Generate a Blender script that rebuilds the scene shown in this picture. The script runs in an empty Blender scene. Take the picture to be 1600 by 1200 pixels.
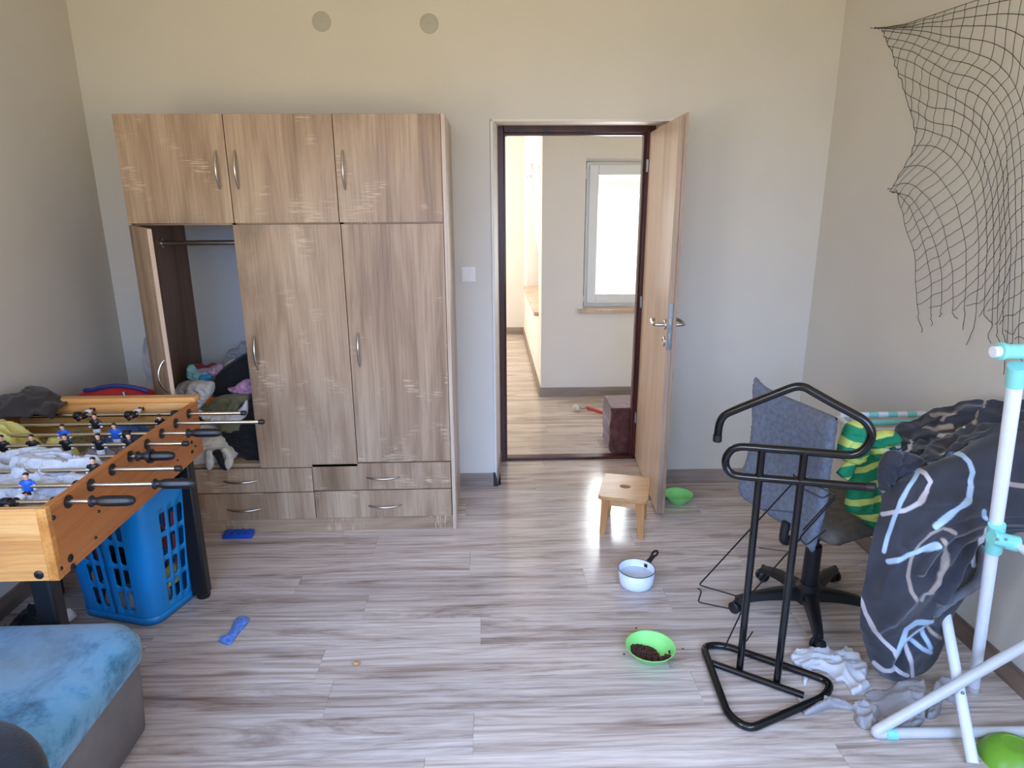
import bpy, bmesh, math, random
from math import sin, cos, pi, radians, sqrt
from mathutils import Vector, Matrix, noise
random.seed(7)
S = bpy.context.scene
COL = S.collection

# ------------------------------------------------------------------ camera
F, PITCH, ROLL, YAW, CX, CD, CH = 1046.446, 0.27228, -0.00462, 0.03486, -0.0244, 3.70224, 1.66185
_f = Vector((sin(YAW)*cos(PITCH), cos(YAW)*cos(PITCH), -sin(PITCH)))
_r = Vector((cos(YAW), -sin(YAW), 0)); _u = _r.cross(_f)
_r2 = _r*cos(ROLL) + _u*sin(ROLL); _u2 = -_r*sin(ROLL) + _u*cos(ROLL)
EYE = Vector((CX, -CD, CH))
cam_d = bpy.data.cameras.new('camera'); cam = bpy.data.objects.new('camera', cam_d); COL.objects.link(cam)
m = Matrix((_r2, _u2, -_f)).transposed().to_4x4(); m.translation = EYE
cam.matrix_world = m
cam_d.sensor_width = 36; cam_d.lens = F/1600*36; cam_d.clip_start = 0.05; cam_d.clip_end = 200
S.camera = cam

def at(x, y, ax, v):
    d = _f + _r2*((x-800)/F) - _u2*((y-600)/F)
    return EYE + d*((v-EYE[ax])/d[ax])

# ------------------------------------------------------------------ world and light
W = bpy.data.worlds.new('world'); S.world = W; W.use_nodes = True
nt = W.node_tree; nt.nodes.clear()
out = nt.nodes.new('ShaderNodeOutputWorld'); bg = nt.nodes.new('ShaderNodeBackground')
tc = nt.nodes.new('ShaderNodeTexCoord'); sx = nt.nodes.new('ShaderNodeSeparateXYZ'); rp = nt.nodes.new('ShaderNodeValToRGB')
nt.links.new(tc.outputs['Generated'], sx.inputs[0]); nt.links.new(sx.outputs['Z'], rp.inputs[0])
mr = nt.nodes.new('ShaderNodeMapRange'); mr.inputs['From Min'].default_value = -1; mr.inputs['From Max'].default_value = 1
nt.links.new(sx.outputs['Z'], mr.inputs['Value']); nt.links.new(mr.outputs[0], rp.inputs[0])
e = rp.color_ramp.elements
e[0].position = 0.0; e[0].color = (0.62, 0.60, 0.50, 1)
e[1].position = 1.0; e[1].color = (0.62, 0.80, 1.0, 1)
k = e.new(0.485); k.color = (0.72, 0.74, 0.62, 1)
k = e.new(0.52); k.color = (0.95, 0.98, 1.0, 1)
nt.links.new(rp.outputs[0], bg.inputs[0]); bg.inputs[1].default_value = 3.2
nt.links.new(bg.outputs[0], out.inputs[0])

def area(name, loc, direction, sx_, sy_, power, col, spread=180):
    l = bpy.data.lights.new(name, 'AREA'); l.shape = 'RECTANGLE'; l.size = sx_; l.size_y = sy_
    l.energy = power; l.color = col; l.spread = radians(spread)
    o = bpy.data.objects.new(name, l); COL.objects.link(o); o.location = loc
    o.rotation_euler = Vector(direction).to_track_quat('-Z', 'Y').to_euler()
    return o
# daylight through the two windows behind the photographer: sky light falls downwards (blue), light off the ground comes up (warm)
SKY, GND = (0.23, 0.455, 1.0), (1.0, 0.80, 0.42)
area('sky_light_left_window', (-1.0, -4.62, 1.65), (0.05, 1, -0.5), 1.3, 1.3, 24, SKY, 75)
area('sky_light_right_window', (0.75, -4.62, 1.65), (0.05, 1, -0.5), 1.3, 1.3, 24, SKY, 75)
area('ground_light_left_window', (-1.0, -4.60, 1.45), (0, 1, 0.8), 1.3, 1.3, 6.6, GND, 100)
area('ground_light_right_window', (0.75, -4.60, 1.45), (0, 1, 0.8), 1.3, 1.3, 6.6, GND, 100)
area('added_blue_fill_west', (-1.98, -3.6, 1.65), (1, 0.45, -0.95), 1.1, 1.3, 64, SKY, 115)  # both west lamps are added fill for the right wall; no window here
area('added_warm_fill_west', (-1.98, -3.6, 1.45), (1, 0.45, 0.6), 1.1, 1.3, 50, GND, 150)
area('added_blue_fill_east', (1.72, -3.9, 1.65), (-1, 0.5, -0.95), 1.1, 1.3, 46, SKY, 115)  # east pair likewise added to lift the left wall, no opening behind it
area('added_warm_fill_east', (1.72, -3.9, 1.45), (-1, 0.5, 0.6), 1.1, 1.3, 30, GND, 150)
# daylight into the hall: through its two windows, and from a lamp for an unseen window on the left
area('hall_side_window_light', (0.85, 3.05, 1.5), (-1, -0.45, -0.3), 1.3, 1.8, 85, (1.0, 0.96, 0.92))
area('hall_left_window_light', (-1.5, 3.2, 1.6), (1, 0.15, -0.25), 1.4, 1.4, 100, (1.0, 0.97, 0.92))
area('hall_front_window_light', (1.35, 2.75, 1.6), (-0.15, -1, -0.35), 1.7, 2.0, 190, (0.88, 0.93, 1.0))

S.view_settings.view_transform = 'Standard'; S.view_settings.look = 'None'
S.view_settings.exposure = -0.46; S.view_settings.gamma = 1.0; S.view_settings.use_curve_mapping = False

# ------------------------------------------------------------------ materials
def lin(h):
    c = [int(h[i:i+2], 16)/255 for i in (0, 2, 4)]
    return tuple([(x/12.92 if x <= 0.04045 else ((x+0.055)/1.055)**2.4) for x in c]) + (1,)
def base(name, rough=0.5, metal=0.0, spec=0.5):
    mt = bpy.data.materials.new(name); mt.use_nodes = True
    b = mt.node_tree.nodes['Principled BSDF']
    b.inputs['Roughness'].default_value = rough; b.inputs['Metallic'].default_value = metal
    b.inputs['Specular IOR Level'].default_value = spec
    return mt, mt.node_tree, b
def nd(t, kind, **kw):
    n = t.nodes.new(kind)
    for a, v in kw.items():
        if a in n.inputs: n.inputs[a].default_value = v
        else: setattr(n, a, v)
    return n
def coords(t, scale=(1, 1, 1), rnd=True):
    c = nd(t, 'ShaderNodeTexCoord'); mp = nd(t, 'ShaderNodeMapping'); mp.inputs['Scale'].default_value = scale
    if rnd:
        oi = nd(t, 'ShaderNodeObjectInfo'); mu = nd(t, 'ShaderNodeMath', operation='MULTIPLY'); mu.inputs[1].default_value = 37.0
        t.links.new(oi.outputs['Random'], mu.inputs[0])
        ad = nd(t, 'ShaderNodeVectorMath', operation='ADD')
        t.links.new(c.outputs['Object'], ad.inputs[0]); t.links.new(mu.outputs[0], ad.inputs[1])
        t.links.new(ad.outputs[0], mp.inputs[0])
    else: t.links.new(c.outputs['Object'], mp.inputs[0])
    return mp.outputs[0]
def ramp(t, fac, stops):
    r = nd(t, 'ShaderNodeValToRGB'); el = r.color_ramp.elements
    el[0].position, el[0].color = stops[0]; el[1].position, el[1].color = stops[-1]
    for p, c in stops[1:-1]:
        q = el.new(p); q.color = c
    t.links.new(fac, r.inputs[0]); return r.outputs[0]
def mix(t, a, b, fac, mode='MIX'):
    x = nd(t, 'ShaderNodeMix', data_type='RGBA', blend_type=mode)
    for sock, v in ((6, a), (7, b), (0, fac)):
        if hasattr(v, 'is_linked') or hasattr(v, 'links'): t.links.new(v, x.inputs[sock])
        else: x.inputs[sock].default_value = v
    return x.outputs[2]
def bump(t, b, height, strength=0.2, dist=0.01):
    bp = nd(t, 'ShaderNodeBump'); bp.inputs['Strength'].default_value = strength; bp.inputs['Distance'].default_value = dist
    t.links.new(height, bp.inputs['Height']); t.links.new(bp.outputs[0], b.inputs['Normal'])
def solid(name, hexc, rough=0.5, metal=0.0, var=0.0, scale=20, bmp=0.0, bscale=None, spec=0.5, sheen=0):
    mt, t, b = base(name, rough, metal, spec)
    c = lin(hexc); mp = coords(t)
    n = nd(t, 'ShaderNodeTexNoise', Scale=scale, Detail=4.0); t.links.new(mp, n.inputs['Vector'])
    d = tuple(x*(1-var) for x in c[:3]) + (1,); l = tuple(min(1, x*(1+var)) for x in c[:3]) + (1,)
    t.links.new(ramp(t, n.outputs[0], [(0.3, d), (0.7, l)]), b.inputs['Base Color'])
    if bmp:
        n2 = nd(t, 'ShaderNodeTexNoise', Scale=bscale or scale*4, Detail=3.0); t.links.new(mp, n2.inputs['Vector'])
        bump(t, b, n2.outputs[0], bmp, 0.004)
    if sheen:
        b.inputs['Sheen Weight'].default_value = sheen; b.inputs['Sheen Roughness'].default_value = 0.4
    return mt
def wood(name, dark, mid, light, axis=2, rough=0.45, fig=1.0, bmp=0.08, saw=False, fine=120):
    """procedural wood with the grain along one axis"""
    mt, t, b = base(name, rough)
    s1 = [7*fig]*3; s1[axis] = 0.9*fig
    s2 = [fine]*3; s2[axis] = 2.5
    m1 = coords(t, s1); m2 = coords(t, s2)
    n1 = nd(t, 'ShaderNodeTexNoise', Scale=1.0, Detail=5.0, Roughness=0.55, Distortion=0.9); t.links.new(m1, n1.inputs['Vector'])
    n2 = nd(t, 'ShaderNodeTexNoise', Scale=1.0, Detail=3.0, Roughness=0.6); t.links.new(m2, n2.inputs['Vector'])
    col = ramp(t, n1.outputs[0], [(0.28, lin(dark)), (0.48, lin(mid)), (0.72, lin(light))])
    st = ramp(t, n2.outputs[0], [(0.3, (0.60, 0.56, 0.52, 1)), (0.55, (1, 1, 1, 1))])
    col = mix(t, col, st, 0.62, 'MULTIPLY')
    if saw:
        s3 = [14]*3; s3[axis] = 170
        m3 = coords(t, s3); n3 = nd(t, 'ShaderNodeTexNoise', Scale=1.0, Detail=1.0); t.links.new(m3, n3.inputs['Vector'])
        m4 = coords(t, (6, 6, 6)); n4 = nd(t, 'ShaderNodeTexNoise', Scale=1.0, Detail=2.0); t.links.new(m4, n4.inputs['Vector'])
        k3 = ramp(t, n3.outputs[0], [(0.52, (0, 0, 0, 1)), (0.6, (1, 1, 1, 1))])
        k4 = ramp(t, n4.outputs[0], [(0.57, (0, 0, 0, 1)), (0.66, (1, 1, 1, 1))])
        kk = mix(t, k3, k4, 1.0, 'MULTIPLY')
        col = mix(t, col, lin(light), kk)
    t.links.new(col, b.inputs['Base Color'])
    bump(t, b, n2.outputs[0], bmp, 0.002)
    return mt
def plank_mat(name, cd, cm, cl, rough=0.3):
    mt, t, b = base(name, rough)
    m1 = coords(t, (0.75, 8.5, 1)); m2 = coords(t, (3.2, 95, 1)); m3 = coords(t, (0.9, 6.0, 1))
    n1 = nd(t, 'ShaderNodeTexNoise', Scale=1.0, Detail=6.0, Roughness=0.68, Distortion=2.2); t.links.new(m1, n1.inputs['Vector'])
    n2 = nd(t, 'ShaderNodeTexNoise', Scale=1.0, Detail=3.0, Roughness=0.65); t.links.new(m2, n2.inputs['Vector'])
    w = nd(t, 'ShaderNodeTexWave', wave_type='RINGS', rings_direction='Z'); w.inputs['Scale'].default_value = 1.6
    w.inputs['Distortion'].default_value = 7.0; w.inputs['Detail'].default_value = 3.0; w.inputs['Detail Scale'].default_value = 1.2
    t.links.new(m3, w.inputs['Vector'])
    col = ramp(t, n1.outputs[0], [(0.30, lin(cd)), (0.47, lin(cm)), (0.66, lin(cl))])
    wv = ramp(t, w.outputs[0], [(0.0, (0.80, 0.78, 0.76, 1)), (0.35, (1, 1, 1, 1))])
    col = mix(t, col, wv, 0.8, 'MULTIPLY')
    st = ramp(t, n2.outputs[0], [(0.32, (0.66, 0.63, 0.61, 1)), (0.55, (1, 1, 1, 1))])
    col = mix(t, col, st, 0.62, 'MULTIPLY')
    # knots
    m5 = coords(t, (1.7, 8.0, 1)); v = nd(t, 'ShaderNodeTexVoronoi', Scale=1.0); t.links.new(m5, v.inputs['Vector'])
    kn = ramp(t, v.outputs['Distance'], [(0.02, (0.5, 0.44, 0.40, 1)), (0.16, (1, 1, 1, 1))])
    col = mix(t, col, kn, 0.8, 'MULTIPLY')
    oi = nd(t, 'ShaderNodeObjectInfo'); tone = ramp(t, oi.outputs['Random'], [(0.0, (0.84, 0.84, 0.85, 1)), (1.0, (1.0, 0.985, 0.97, 1))])
    col = mix(t, col, tone, 1.0, 'MULTIPLY')
    t.links.new(col, b.inputs['Base Color'])
    bump(t, b, n2.outputs[0], 0.07, 0.002)
    return mt
M = {}
M['wall'] = solid('wall_paint', 'd9d3c6', 0.75, var=0.025, scale=2.5, bmp=0.12, bscale=60)
M['hall_wall'] = solid('hall_wall_paint', 'e4ddd3', 0.75, var=0.02, scale=2.5, bmp=0.08, bscale=60)
M['reveal'] = solid('reveal_paint', 'e9e2d8', 0.6, var=0.02, scale=4)
M['ceil'] = solid('ceiling_paint', 'ece8df', 0.8, var=0.01, scale=3)
M['plank'] = plank_mat('laminate_plank', '937c6b', 'cbbaab', 'e8dacc', 0.18)
M['subfloor'] = solid('subfloor', '3c3632', 0.9)
M['baseb'] = wood('baseboard_wood', '6e5f57', '97877c', 'b3a598', 0, 0.4, 1.0)
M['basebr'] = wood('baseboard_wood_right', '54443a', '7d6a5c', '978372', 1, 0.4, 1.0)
M['oak'] = wood('sawn_oak', '82684c', 'a98c6e', 'c2a98a', 2, 0.42, 1.0, saw=True)
M['oakh'] = wood('sawn_oak_across', '82684c', 'a98c6e', 'c2a98a', 0, 0.42, 1.0, saw=True)
M['oakside'] = wood('sawn_oak_side', 'b39c84', 'c6ae96', 'd6c3ad', 2, 0.35, 1.0)
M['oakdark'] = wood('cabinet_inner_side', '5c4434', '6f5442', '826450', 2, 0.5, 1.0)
M['hard'] = solid('white_hardboard', 'd6dad8', 0.5, var=0.02, scale=3)
M['gap'] = solid('shadow_gap', '2c211a', 0.9)
M['doorwood'] = wood('door_veneer', 'b8997e', 'ceb197', 'dcc4ab', 2, 0.36, 0.9, fine=160)
M['dooredge'] = wood('door_edge_wood', '947a64', 'ab927a', 'bea68e', 2, 0.4, 1.0)
M['frame'] = wood('brown_frame_wood', '2a0f09', '431b12', '5a2a1d', 2, 0.35, 1.0)
M['steel'] = solid('brushed_steel', 'c4c1bc', 0.28, 1.0, var=0.04, scale=30)
M['zinc'] = solid('zinc_plate', '8b979f', 0.35, 0.9, var=0.1, scale=60)
M['black'] = solid('black_plastic', '111113', 0.42, var=0.1)
M['blackgloss'] = solid('black_gloss_paint', '0c0c0e', 0.18, var=0.05)
M['wire'] = solid('black_wire', '141416', 0.35, 0.3)
M['pine'] = wood('pine_board', 'a2602c', 'c8873f', 'dba45c', 1, 0.38, 1.6)
M['pinex'] = wood('pine_board_across', 'b0713a', 'd69a55', 'e6b676', 0, 0.4, 1.6)
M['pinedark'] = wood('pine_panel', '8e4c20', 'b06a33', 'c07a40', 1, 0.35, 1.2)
M['chrome'] = solid('rod_steel', 'c9c0b2', 0.22, 1.0)
M['stool'] = wood('stool_wood', 'b07e4c', 'c8965f', 'd9ad78', 0, 0.4, 1.3)
M['stoolleg'] = wood('stool_leg_wood', 'a8723e', 'c08a52', 'cf9d66', 2, 0.4, 1.3)
M['crate'] = solid('blue_plastic', '1080c2', 0.32, var=0.03, scale=3)
M['brick'] = solid('blue_brick_plastic', '1a4fb0', 0.35, var=0.05)
M['enamel'] = solid('white_enamel', 'dfe8f6', 0.12, var=0.01)
M['enamelrim'] = solid('dark_enamel_rim', '30343c', 0.3)
M['green'] = solid('green_bowl_plastic', '8fe07c', 0.3, var=0.02)
M['greend'] = solid('dark_green_bowl_plastic', '6fa32b', 0.35, var=0.03)
M['kibble'] = solid('dry_food', '4a2716', 0.8, var=0.3, scale=90, bmp=0.3)
M['white'] = solid('white_pvc', 'e8e8e6', 0.3, var=0.01)
M['switch'] = solid('switch_plastic', 'efebe6', 0.3)
M['cap'] = solid('grey_cap_plastic', 'b9b5a7', 0.5)
M['tube'] = solid('white_coated_tube', 'e4e9ee', 0.3, var=0.02)
M['tubegrey'] = solid('greyish_coated_tube', 'c9c8c4', 0.35, var=0.03)
M['mint'] = solid('mint_plastic', '86d5cd', 0.35, var=0.02)
M['net'] = solid('net_twine', '28302f', 0.8)
M['greyfab'] = solid('grey_seat_fabric', '646a75', 0.9, var=0.22, scale=70, bmp=0.5, bscale=300)
M['seatfab'] = solid('worn_seat_fabric', '675f57', 0.9, var=0.2, scale=40, bmp=0.5, bscale=300)
M['fur'] = solid('brown_plush', '5a3229', 0.85, var=0.45, scale=22, bmp=0.8, bscale=60, sheen=0.4)
M['sofa'] = solid('taupe_sofa_fabric', '6f6864', 0.85, var=0.10, scale=12, bmp=0.3, bscale=200)
M['skin'] = solid('figure_skin', 'e0a98a', 0.4)
M['hair'] = solid('figure_hair', '15110f', 0.4)
M['fblue'] = solid('figure_blue', '1f5fc4', 0.35)
M['fwhite'] = solid('figure_white', 'dfe6ee', 0.4)
M['fblack'] = solid('figure_black', '14141a', 0.35)
M['felt'] = solid('playfield', '2c4a3a', 0.7)
def cloth_mat(name, hexc, var=0.12, scale=14, bmp=0.25, bscale=220, rough=0.9, sheen=0.15):
    return solid(name, hexc, rough, var=var, scale=scale, bmp=bmp, bscale=bscale, sheen=sheen)
def glass_mat():
    mt = bpy.data.materials.new('window_glass'); mt.use_nodes = True; t = mt.node_tree; t.nodes.clear()
    o = t.nodes.new('ShaderNodeOutputMaterial'); tr = t.nodes.new('ShaderNodeBsdfTransparent'); tr.inputs[0].default_value = (0.97, 0.98, 0.97, 1); gl = t.nodes.new('ShaderNodeBsdfGlossy')
    gl.inputs['Roughness'].default_value = 0.02; fr = t.nodes.new('ShaderNodeFresnel'); ms = t.nodes.new('ShaderNodeMixShader')
    t.links.new(fr.outputs[0], ms.inputs[0]); t.links.new(tr.outputs[0], ms.inputs[1]); t.links.new(gl.outputs[0], ms.inputs[2])
    t.links.new(ms.outputs[0], o.inputs[0]); return mt
M['glass'] = glass_mat()

# ------------------------------------------------------------------ mesh helpers
ORG = {}
class MB:
    def __init__(s): s.v = []; s.f = []; s.m = []; s.mi = 0
    def add(s, vs, fs):
        o = len(s.v); s.v += [Vector(v) for v in vs]
        for f in fs: s.f.append([i+o for i in f]); s.m.append(s.mi)
        return s
    def box(s, a, b):
        x0, y0, z0 = [min(p, q) for p, q in zip(a, b)]; x1, y1, z1 = [max(p, q) for p, q in zip(a, b)]
        return s.add([(x0, y0, z0), (x1, y0, z0), (x1, y1, z0), (x0, y1, z0), (x0, y0, z1), (x1, y0, z1), (x1, y1, z1), (x0, y1, z1)],
              [(3, 2, 1, 0), (4, 5, 6, 7), (0, 1, 5, 4), (1, 2, 6, 5), (2, 3, 7, 6), (3, 0, 4, 7)])
    def hexa(s, bot, top):
        n = len(bot)
        return s.add(list(bot)+list(top), [tuple(range(n))[::-1], tuple(range(n, 2*n))] + [(i, (i+1) % n, (i+1) % n+n, i+n) for i in range(n)])
    def prism(s, poly, z0, z1):
        return s.hexa([(x, y, z0) for x, y in poly], [(x, y, z1) for x, y in poly])
    def tube(s, pts, r, n=10, closed=False, caps=True):
        pts = [Vector(p) for p in pts]; N = len(pts); rings = []
        rr = r if isinstance(r, (list, tuple)) else [r]*N
        up = None
        for i in range(N):
            a = pts[(i-1) % N] if (closed or i > 0) else pts[i]; c = pts[(i+1) % N] if (closed or i < N-1) else pts[i]
            t = (c-a).normalized()
            if up is None:
                up = Vector((0, 0, 1)) if abs(t.z) < 0.9 else Vector((1, 0, 0))
            up = (up - t*up.dot(t));
            if up.length < 1e-5: up = t.orthogonal()
            up.normalize(); sd = t.cross(up)
            rings.append([pts[i] + (up*cos(2*pi*j/n) + sd*sin(2*pi*j/n))*rr[i] for j in range(n)])
        vs = [v for rg in rings for v in rg]; fs = []
        for i in range(N if closed else N-1):
            i2 = (i+1) % N
            for j in range(n): fs.append((i*n+j, i*n+(j+1) % n, i2*n+(j+1) % n, i2*n+j))
        if caps and not closed: fs += [tuple(range(n))[::-1], tuple(range((N-1)*n, N*n))]
        return s.add(vs, fs)
    def lathe(s, prof, c, n=40, axis=None):
        """prof = [(radius, height)], closed profile optional"""
        c = Vector(c); vs = []; fs = []; q = Vector((0, 0, 1)).rotation_difference(Vector(axis)) if axis else None
        for r, h in prof:
            for j in range(n):
                p = Vector((r*cos(2*pi*j/n), r*sin(2*pi*j/n), h))
                if q: p = q @ p
                vs.append(c+p)
        for i in range(len(prof)-1):
            for j in range(n): fs.append((i*n+j, i*n+(j+1) % n, (i+1)*n+(j+1) % n, (i+1)*n+j))
        if prof[0][0] > 1e-4: fs.append(tuple(range(n))[::-1])
        if prof[-1][0] > 1e-4: fs.append(tuple(range((len(prof)-1)*n, len(prof)*n)))
        return s.add(vs, fs)
    def ball(s, c, r, n=12, k=8, q=None):
        c = Vector(c); r = Vector(r) if not isinstance(r, (int, float)) else Vector((r, r, r)); vs = []; fs = []
        for i in range(k+1):
            a = pi*i/k
            for j in range(n):
                p = Vector((r.x*sin(a)*cos(2*pi*j/n), r.y*sin(a)*sin(2*pi*j/n), -r.z*cos(a)))
                vs.append(c + (q @ p if q else p))
        for i in range(k):
            for j in range(n): fs.append((i*n+j, i*n+(j+1) % n, (i+1)*n+(j+1) % n, (i+1)*n+j))
        return s.add(vs, fs)
    def grid(s, P, close_u=False):
        R = len(P); Cn = len(P[0]); o = []
        for i in range(R-1):
            for j in range(Cn if close_u else Cn-1):
                j2 = (j+1) % Cn; o.append((i*Cn+j, i*Cn+j2, (i+1)*Cn+j2, (i+1)*Cn+j))
        return s.add([v for r in P for v in r], o)
def link(name, mb, mats, parent=None, smooth=None, bevel=0, subsurf=0, solidify=0, seg=2, weld=True):
    """links the collected geometry as ONE object; the vertices are given in world metres"""
    me = bpy.data.meshes.new(name); vs = mb.v
    if parent is not None: org = ORG[parent]
    else:
        xs = [v.x for v in vs]; ys = [v.y for v in vs]; org = Vector(((min(xs)+max(xs))/2, (min(ys)+max(ys))/2, min(v.z for v in vs)))
    me.from_pydata([v-org for v in vs], [], mb.f)
    mats = mats if isinstance(mats, list) else [mats]
    for q in mats: me.materials.append(M[q] if isinstance(q, str) else q)
    for p, i in zip(me.polygons, mb.m): p.material_index = i
    bm = bmesh.new(); bm.from_mesh(me)
    if weld: bmesh.ops.remove_doubles(bm, verts=bm.verts, dist=1e-5)
    bmesh.ops.recalc_face_normals(bm, faces=bm.faces); bm.to_mesh(me); bm.free()
    o = bpy.data.objects.new(name, me); COL.objects.link(o); ORG[o] = org
    if parent is None: o.location = org
    else: o.parent = parent
    if bevel:
        b = o.modifiers.new('bevel', 'BEVEL'); b.width = bevel; b.segments = seg; b.limit_method = 'ANGLE'; b.angle_limit = radians(40)
    if solidify:
        b = o.modifiers.new('solid', 'SOLIDIFY'); b.thickness = solidify; b.offset = 0
    if subsurf:
        b = o.modifiers.new('sub', 'SUBSURF'); b.levels = b.render_levels = subsurf
    if smooth is None: smooth = False if bevel else 'auto'
    if smooth:
        me.shade_smooth()
        if smooth == 'auto': me.set_sharp_from_angle(angle=radians(40))
    elif bevel:
        me.shade_smooth(); me.set_sharp_from_angle(angle=radians(30))
    return o
def thing(name, loc, label=None, cat=None, group=None, kind=None):
    o = bpy.data.objects.new(name, None); COL.objects.link(o); o.location = loc; ORG[o] = Vector(loc); o.empty_display_size = 0.1
    tag(o, label, cat, group, kind); return o
def tag(o, label=None, cat=None, group=None, kind=None):
    if label: o['label'] = label
    if cat: o['category'] = cat
    if group: o['group'] = group
    if kind: o['kind'] = kind
    return o
def struct(name, mb, mats, **kw): return tag(link(name, mb, mats, **kw), kind='structure')
def arc_path(pts, r=0.03, n=6, closed=False):
    """rounds the corners of a polyline"""
    pts = [Vector(p) for p in pts]; N = len(pts); o = []
    rs = r if isinstance(r, (list, tuple)) else [r]*N
    for i in range(N):
        if not closed and i in (0, N-1): o.append(pts[i]); continue
        a, b, c = pts[i-1], pts[i], pts[(i+1) % N]
        d1 = (a-b); d2 = (c-b); k = min(rs[i], d1.length*0.49, d2.length*0.49)
        p0 = b+d1.normalized()*k; p1 = b+d2.normalized()*k
        for j in range(n+1):
            t = j/n; o.append(p0*(1-t)**2 + b*2*t*(1-t) + p1*t*t)
    return o
def cr(p, t):
    n = len(p)-1; t = max(0, min(n-1e-6, t)); i = int(t); f = t-i
    a, b, c, d = p[max(0, i-1)], p[i], p[i+1], p[min(n, i+2)]
    return 0.5*((2*b)+(c-a)*f+(2*a-5*b+4*c-d)*f*f+(3*b-a-3*c+d)*f**3)
def surf(ctrl, nu, nv):
    R = len(ctrl); Cn = len(ctrl[0]); rows = [[cr(r, (Cn-1)*j/nu) for j in range(nu+1)] for r in ctrl]
    return [[cr([rows[k][j] for k in range(R)], (R-1)*i/nv) for j in range(nu+1)] for i in range(nv+1)]
def ridge(x): return 1-2*abs(x)
def crease(x): return 1-min(1.0, abs(x)*3.6)**0.8*1.6
def crumple(P, amp=0.012, su=5, sv=5, sc=9, seed=0, fold=0.6, up=None, edge=0.0):
    R = len(P); Cn = len(P[0]); Q = []
    for i in range(R):
        row = []
        for j in range(Cn):
            p = P[i][j]
            du = P[i][min(Cn-1, j+1)]-P[i][max(0, j-1)]; dv = P[min(R-1, i+1)][j]-P[max(0, i-1)][j]
            n = du.cross(dv)
            n = n.normalized() if n.length > 1e-9 else Vector((0, 0, 1))
            if up is not None and n.dot(up) < 0: n = -n
            u = j/(Cn-1); v = i/(R-1)
            wv = noise.noise_vector(Vector((p.x*3+seed, p.y*3, p.z*3)))*0.6
            a = ridge(noise.noise(Vector((u*su+wv.x, v*sv+wv.y, seed*3.1))))
            b_ = ridge(noise.noise(Vector((p.x*sc+wv.x*2+seed, p.y*sc+wv.y*2, p.z*sc+wv.z*2))))
            c = noise.noise(Vector((p.x*sc*2.7+seed, p.y*sc*2.7, p.z*sc*2.7)))
            h = fold*a+(1-fold)*b_*0.8+0.25*c
            ed = min(1, min(u, 1-u, v, 1-v)*8) if edge else 1
            row.append(p+n*amp*h*(1-edge+edge*ed))
        Q.append(row)
    return Q
def cloth(name, ctrl, mt, amp=0.012, su=5, sv=5, sc=9, seed=0, fold=0.6, n=70, nv=None, thick=0.004, up=None, parent=None, edge=0.0):
    P = crumple(surf(ctrl, n, nv or n), amp, su, sv, sc, seed, fold, up, edge)
    return link(name, MB().grid(P), mt, parent=parent, solidify=thick, weld=False, smooth=True)
def heap(name, c, rx, ry, h, mt, rot=0, amp=0.02, sc=9, seed=0, irr=0.25, parent=None, rings=40, segs=100, tilt=(0, 0), pw=2.4, z0=None, clip=None):
    """a crumpled garment lying as a low heap"""
    c = Vector(c); P = []
    for i in range(rings+1):
        r = i/rings; row = []
        for j in range(segs):
            a = 2*pi*j/segs
            k = 1+irr*noise.noise(Vector((cos(a)*1.3+seed, sin(a)*1.3, seed)))*2
            x = r*k*rx*cos(a); y = r*k*ry*sin(a); X = x*cos(rot)-y*sin(rot); Y = x*sin(rot)+y*cos(rot)
            q = Vector((c.x+X, c.y+Y, 0)); wv = noise.noise_vector(Vector((q.x*4+seed, q.y*4, seed)))*0.8
            z = h*(1-r**pw)*(0.75+0.5*noise.noise(Vector((q.x*5+seed, q.y*5, 0))))
            f = crease(noise.noise(Vector((x*sc*0.5+wv.x+seed, y*sc*1.6+wv.y, 1))))*0.65 + crease(noise.noise(Vector((q.x*sc*1.9+wv.x*1.6, q.y*sc*1.9+wv.y*1.6, seed))))*0.4
            z += amp*(f)*(1-r**6)*1.2 + X*tilt[0] + Y*tilt[1]
            p = Vector((c.x+X, c.y+Y, c.z+max(z, 0.001+0.004*(1-r))))
            if clip:
                p.x = min(max(p.x, clip[0]), clip[1]); p.y = min(max(p.y, clip[2]), clip[3]); p.z = min(p.z, clip[4])
            row.append(p)
        P.append(row)
    mb = MB().grid(P, close_u=True)
    P2 = [[Vector((v.x, v.y, c.z)) for v in P[-1]]]
    o = len(mb.v); mb.add(P2[0], [tuple(range(segs))])
    return link(name, mb, mt, parent=parent, smooth=True)

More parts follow.
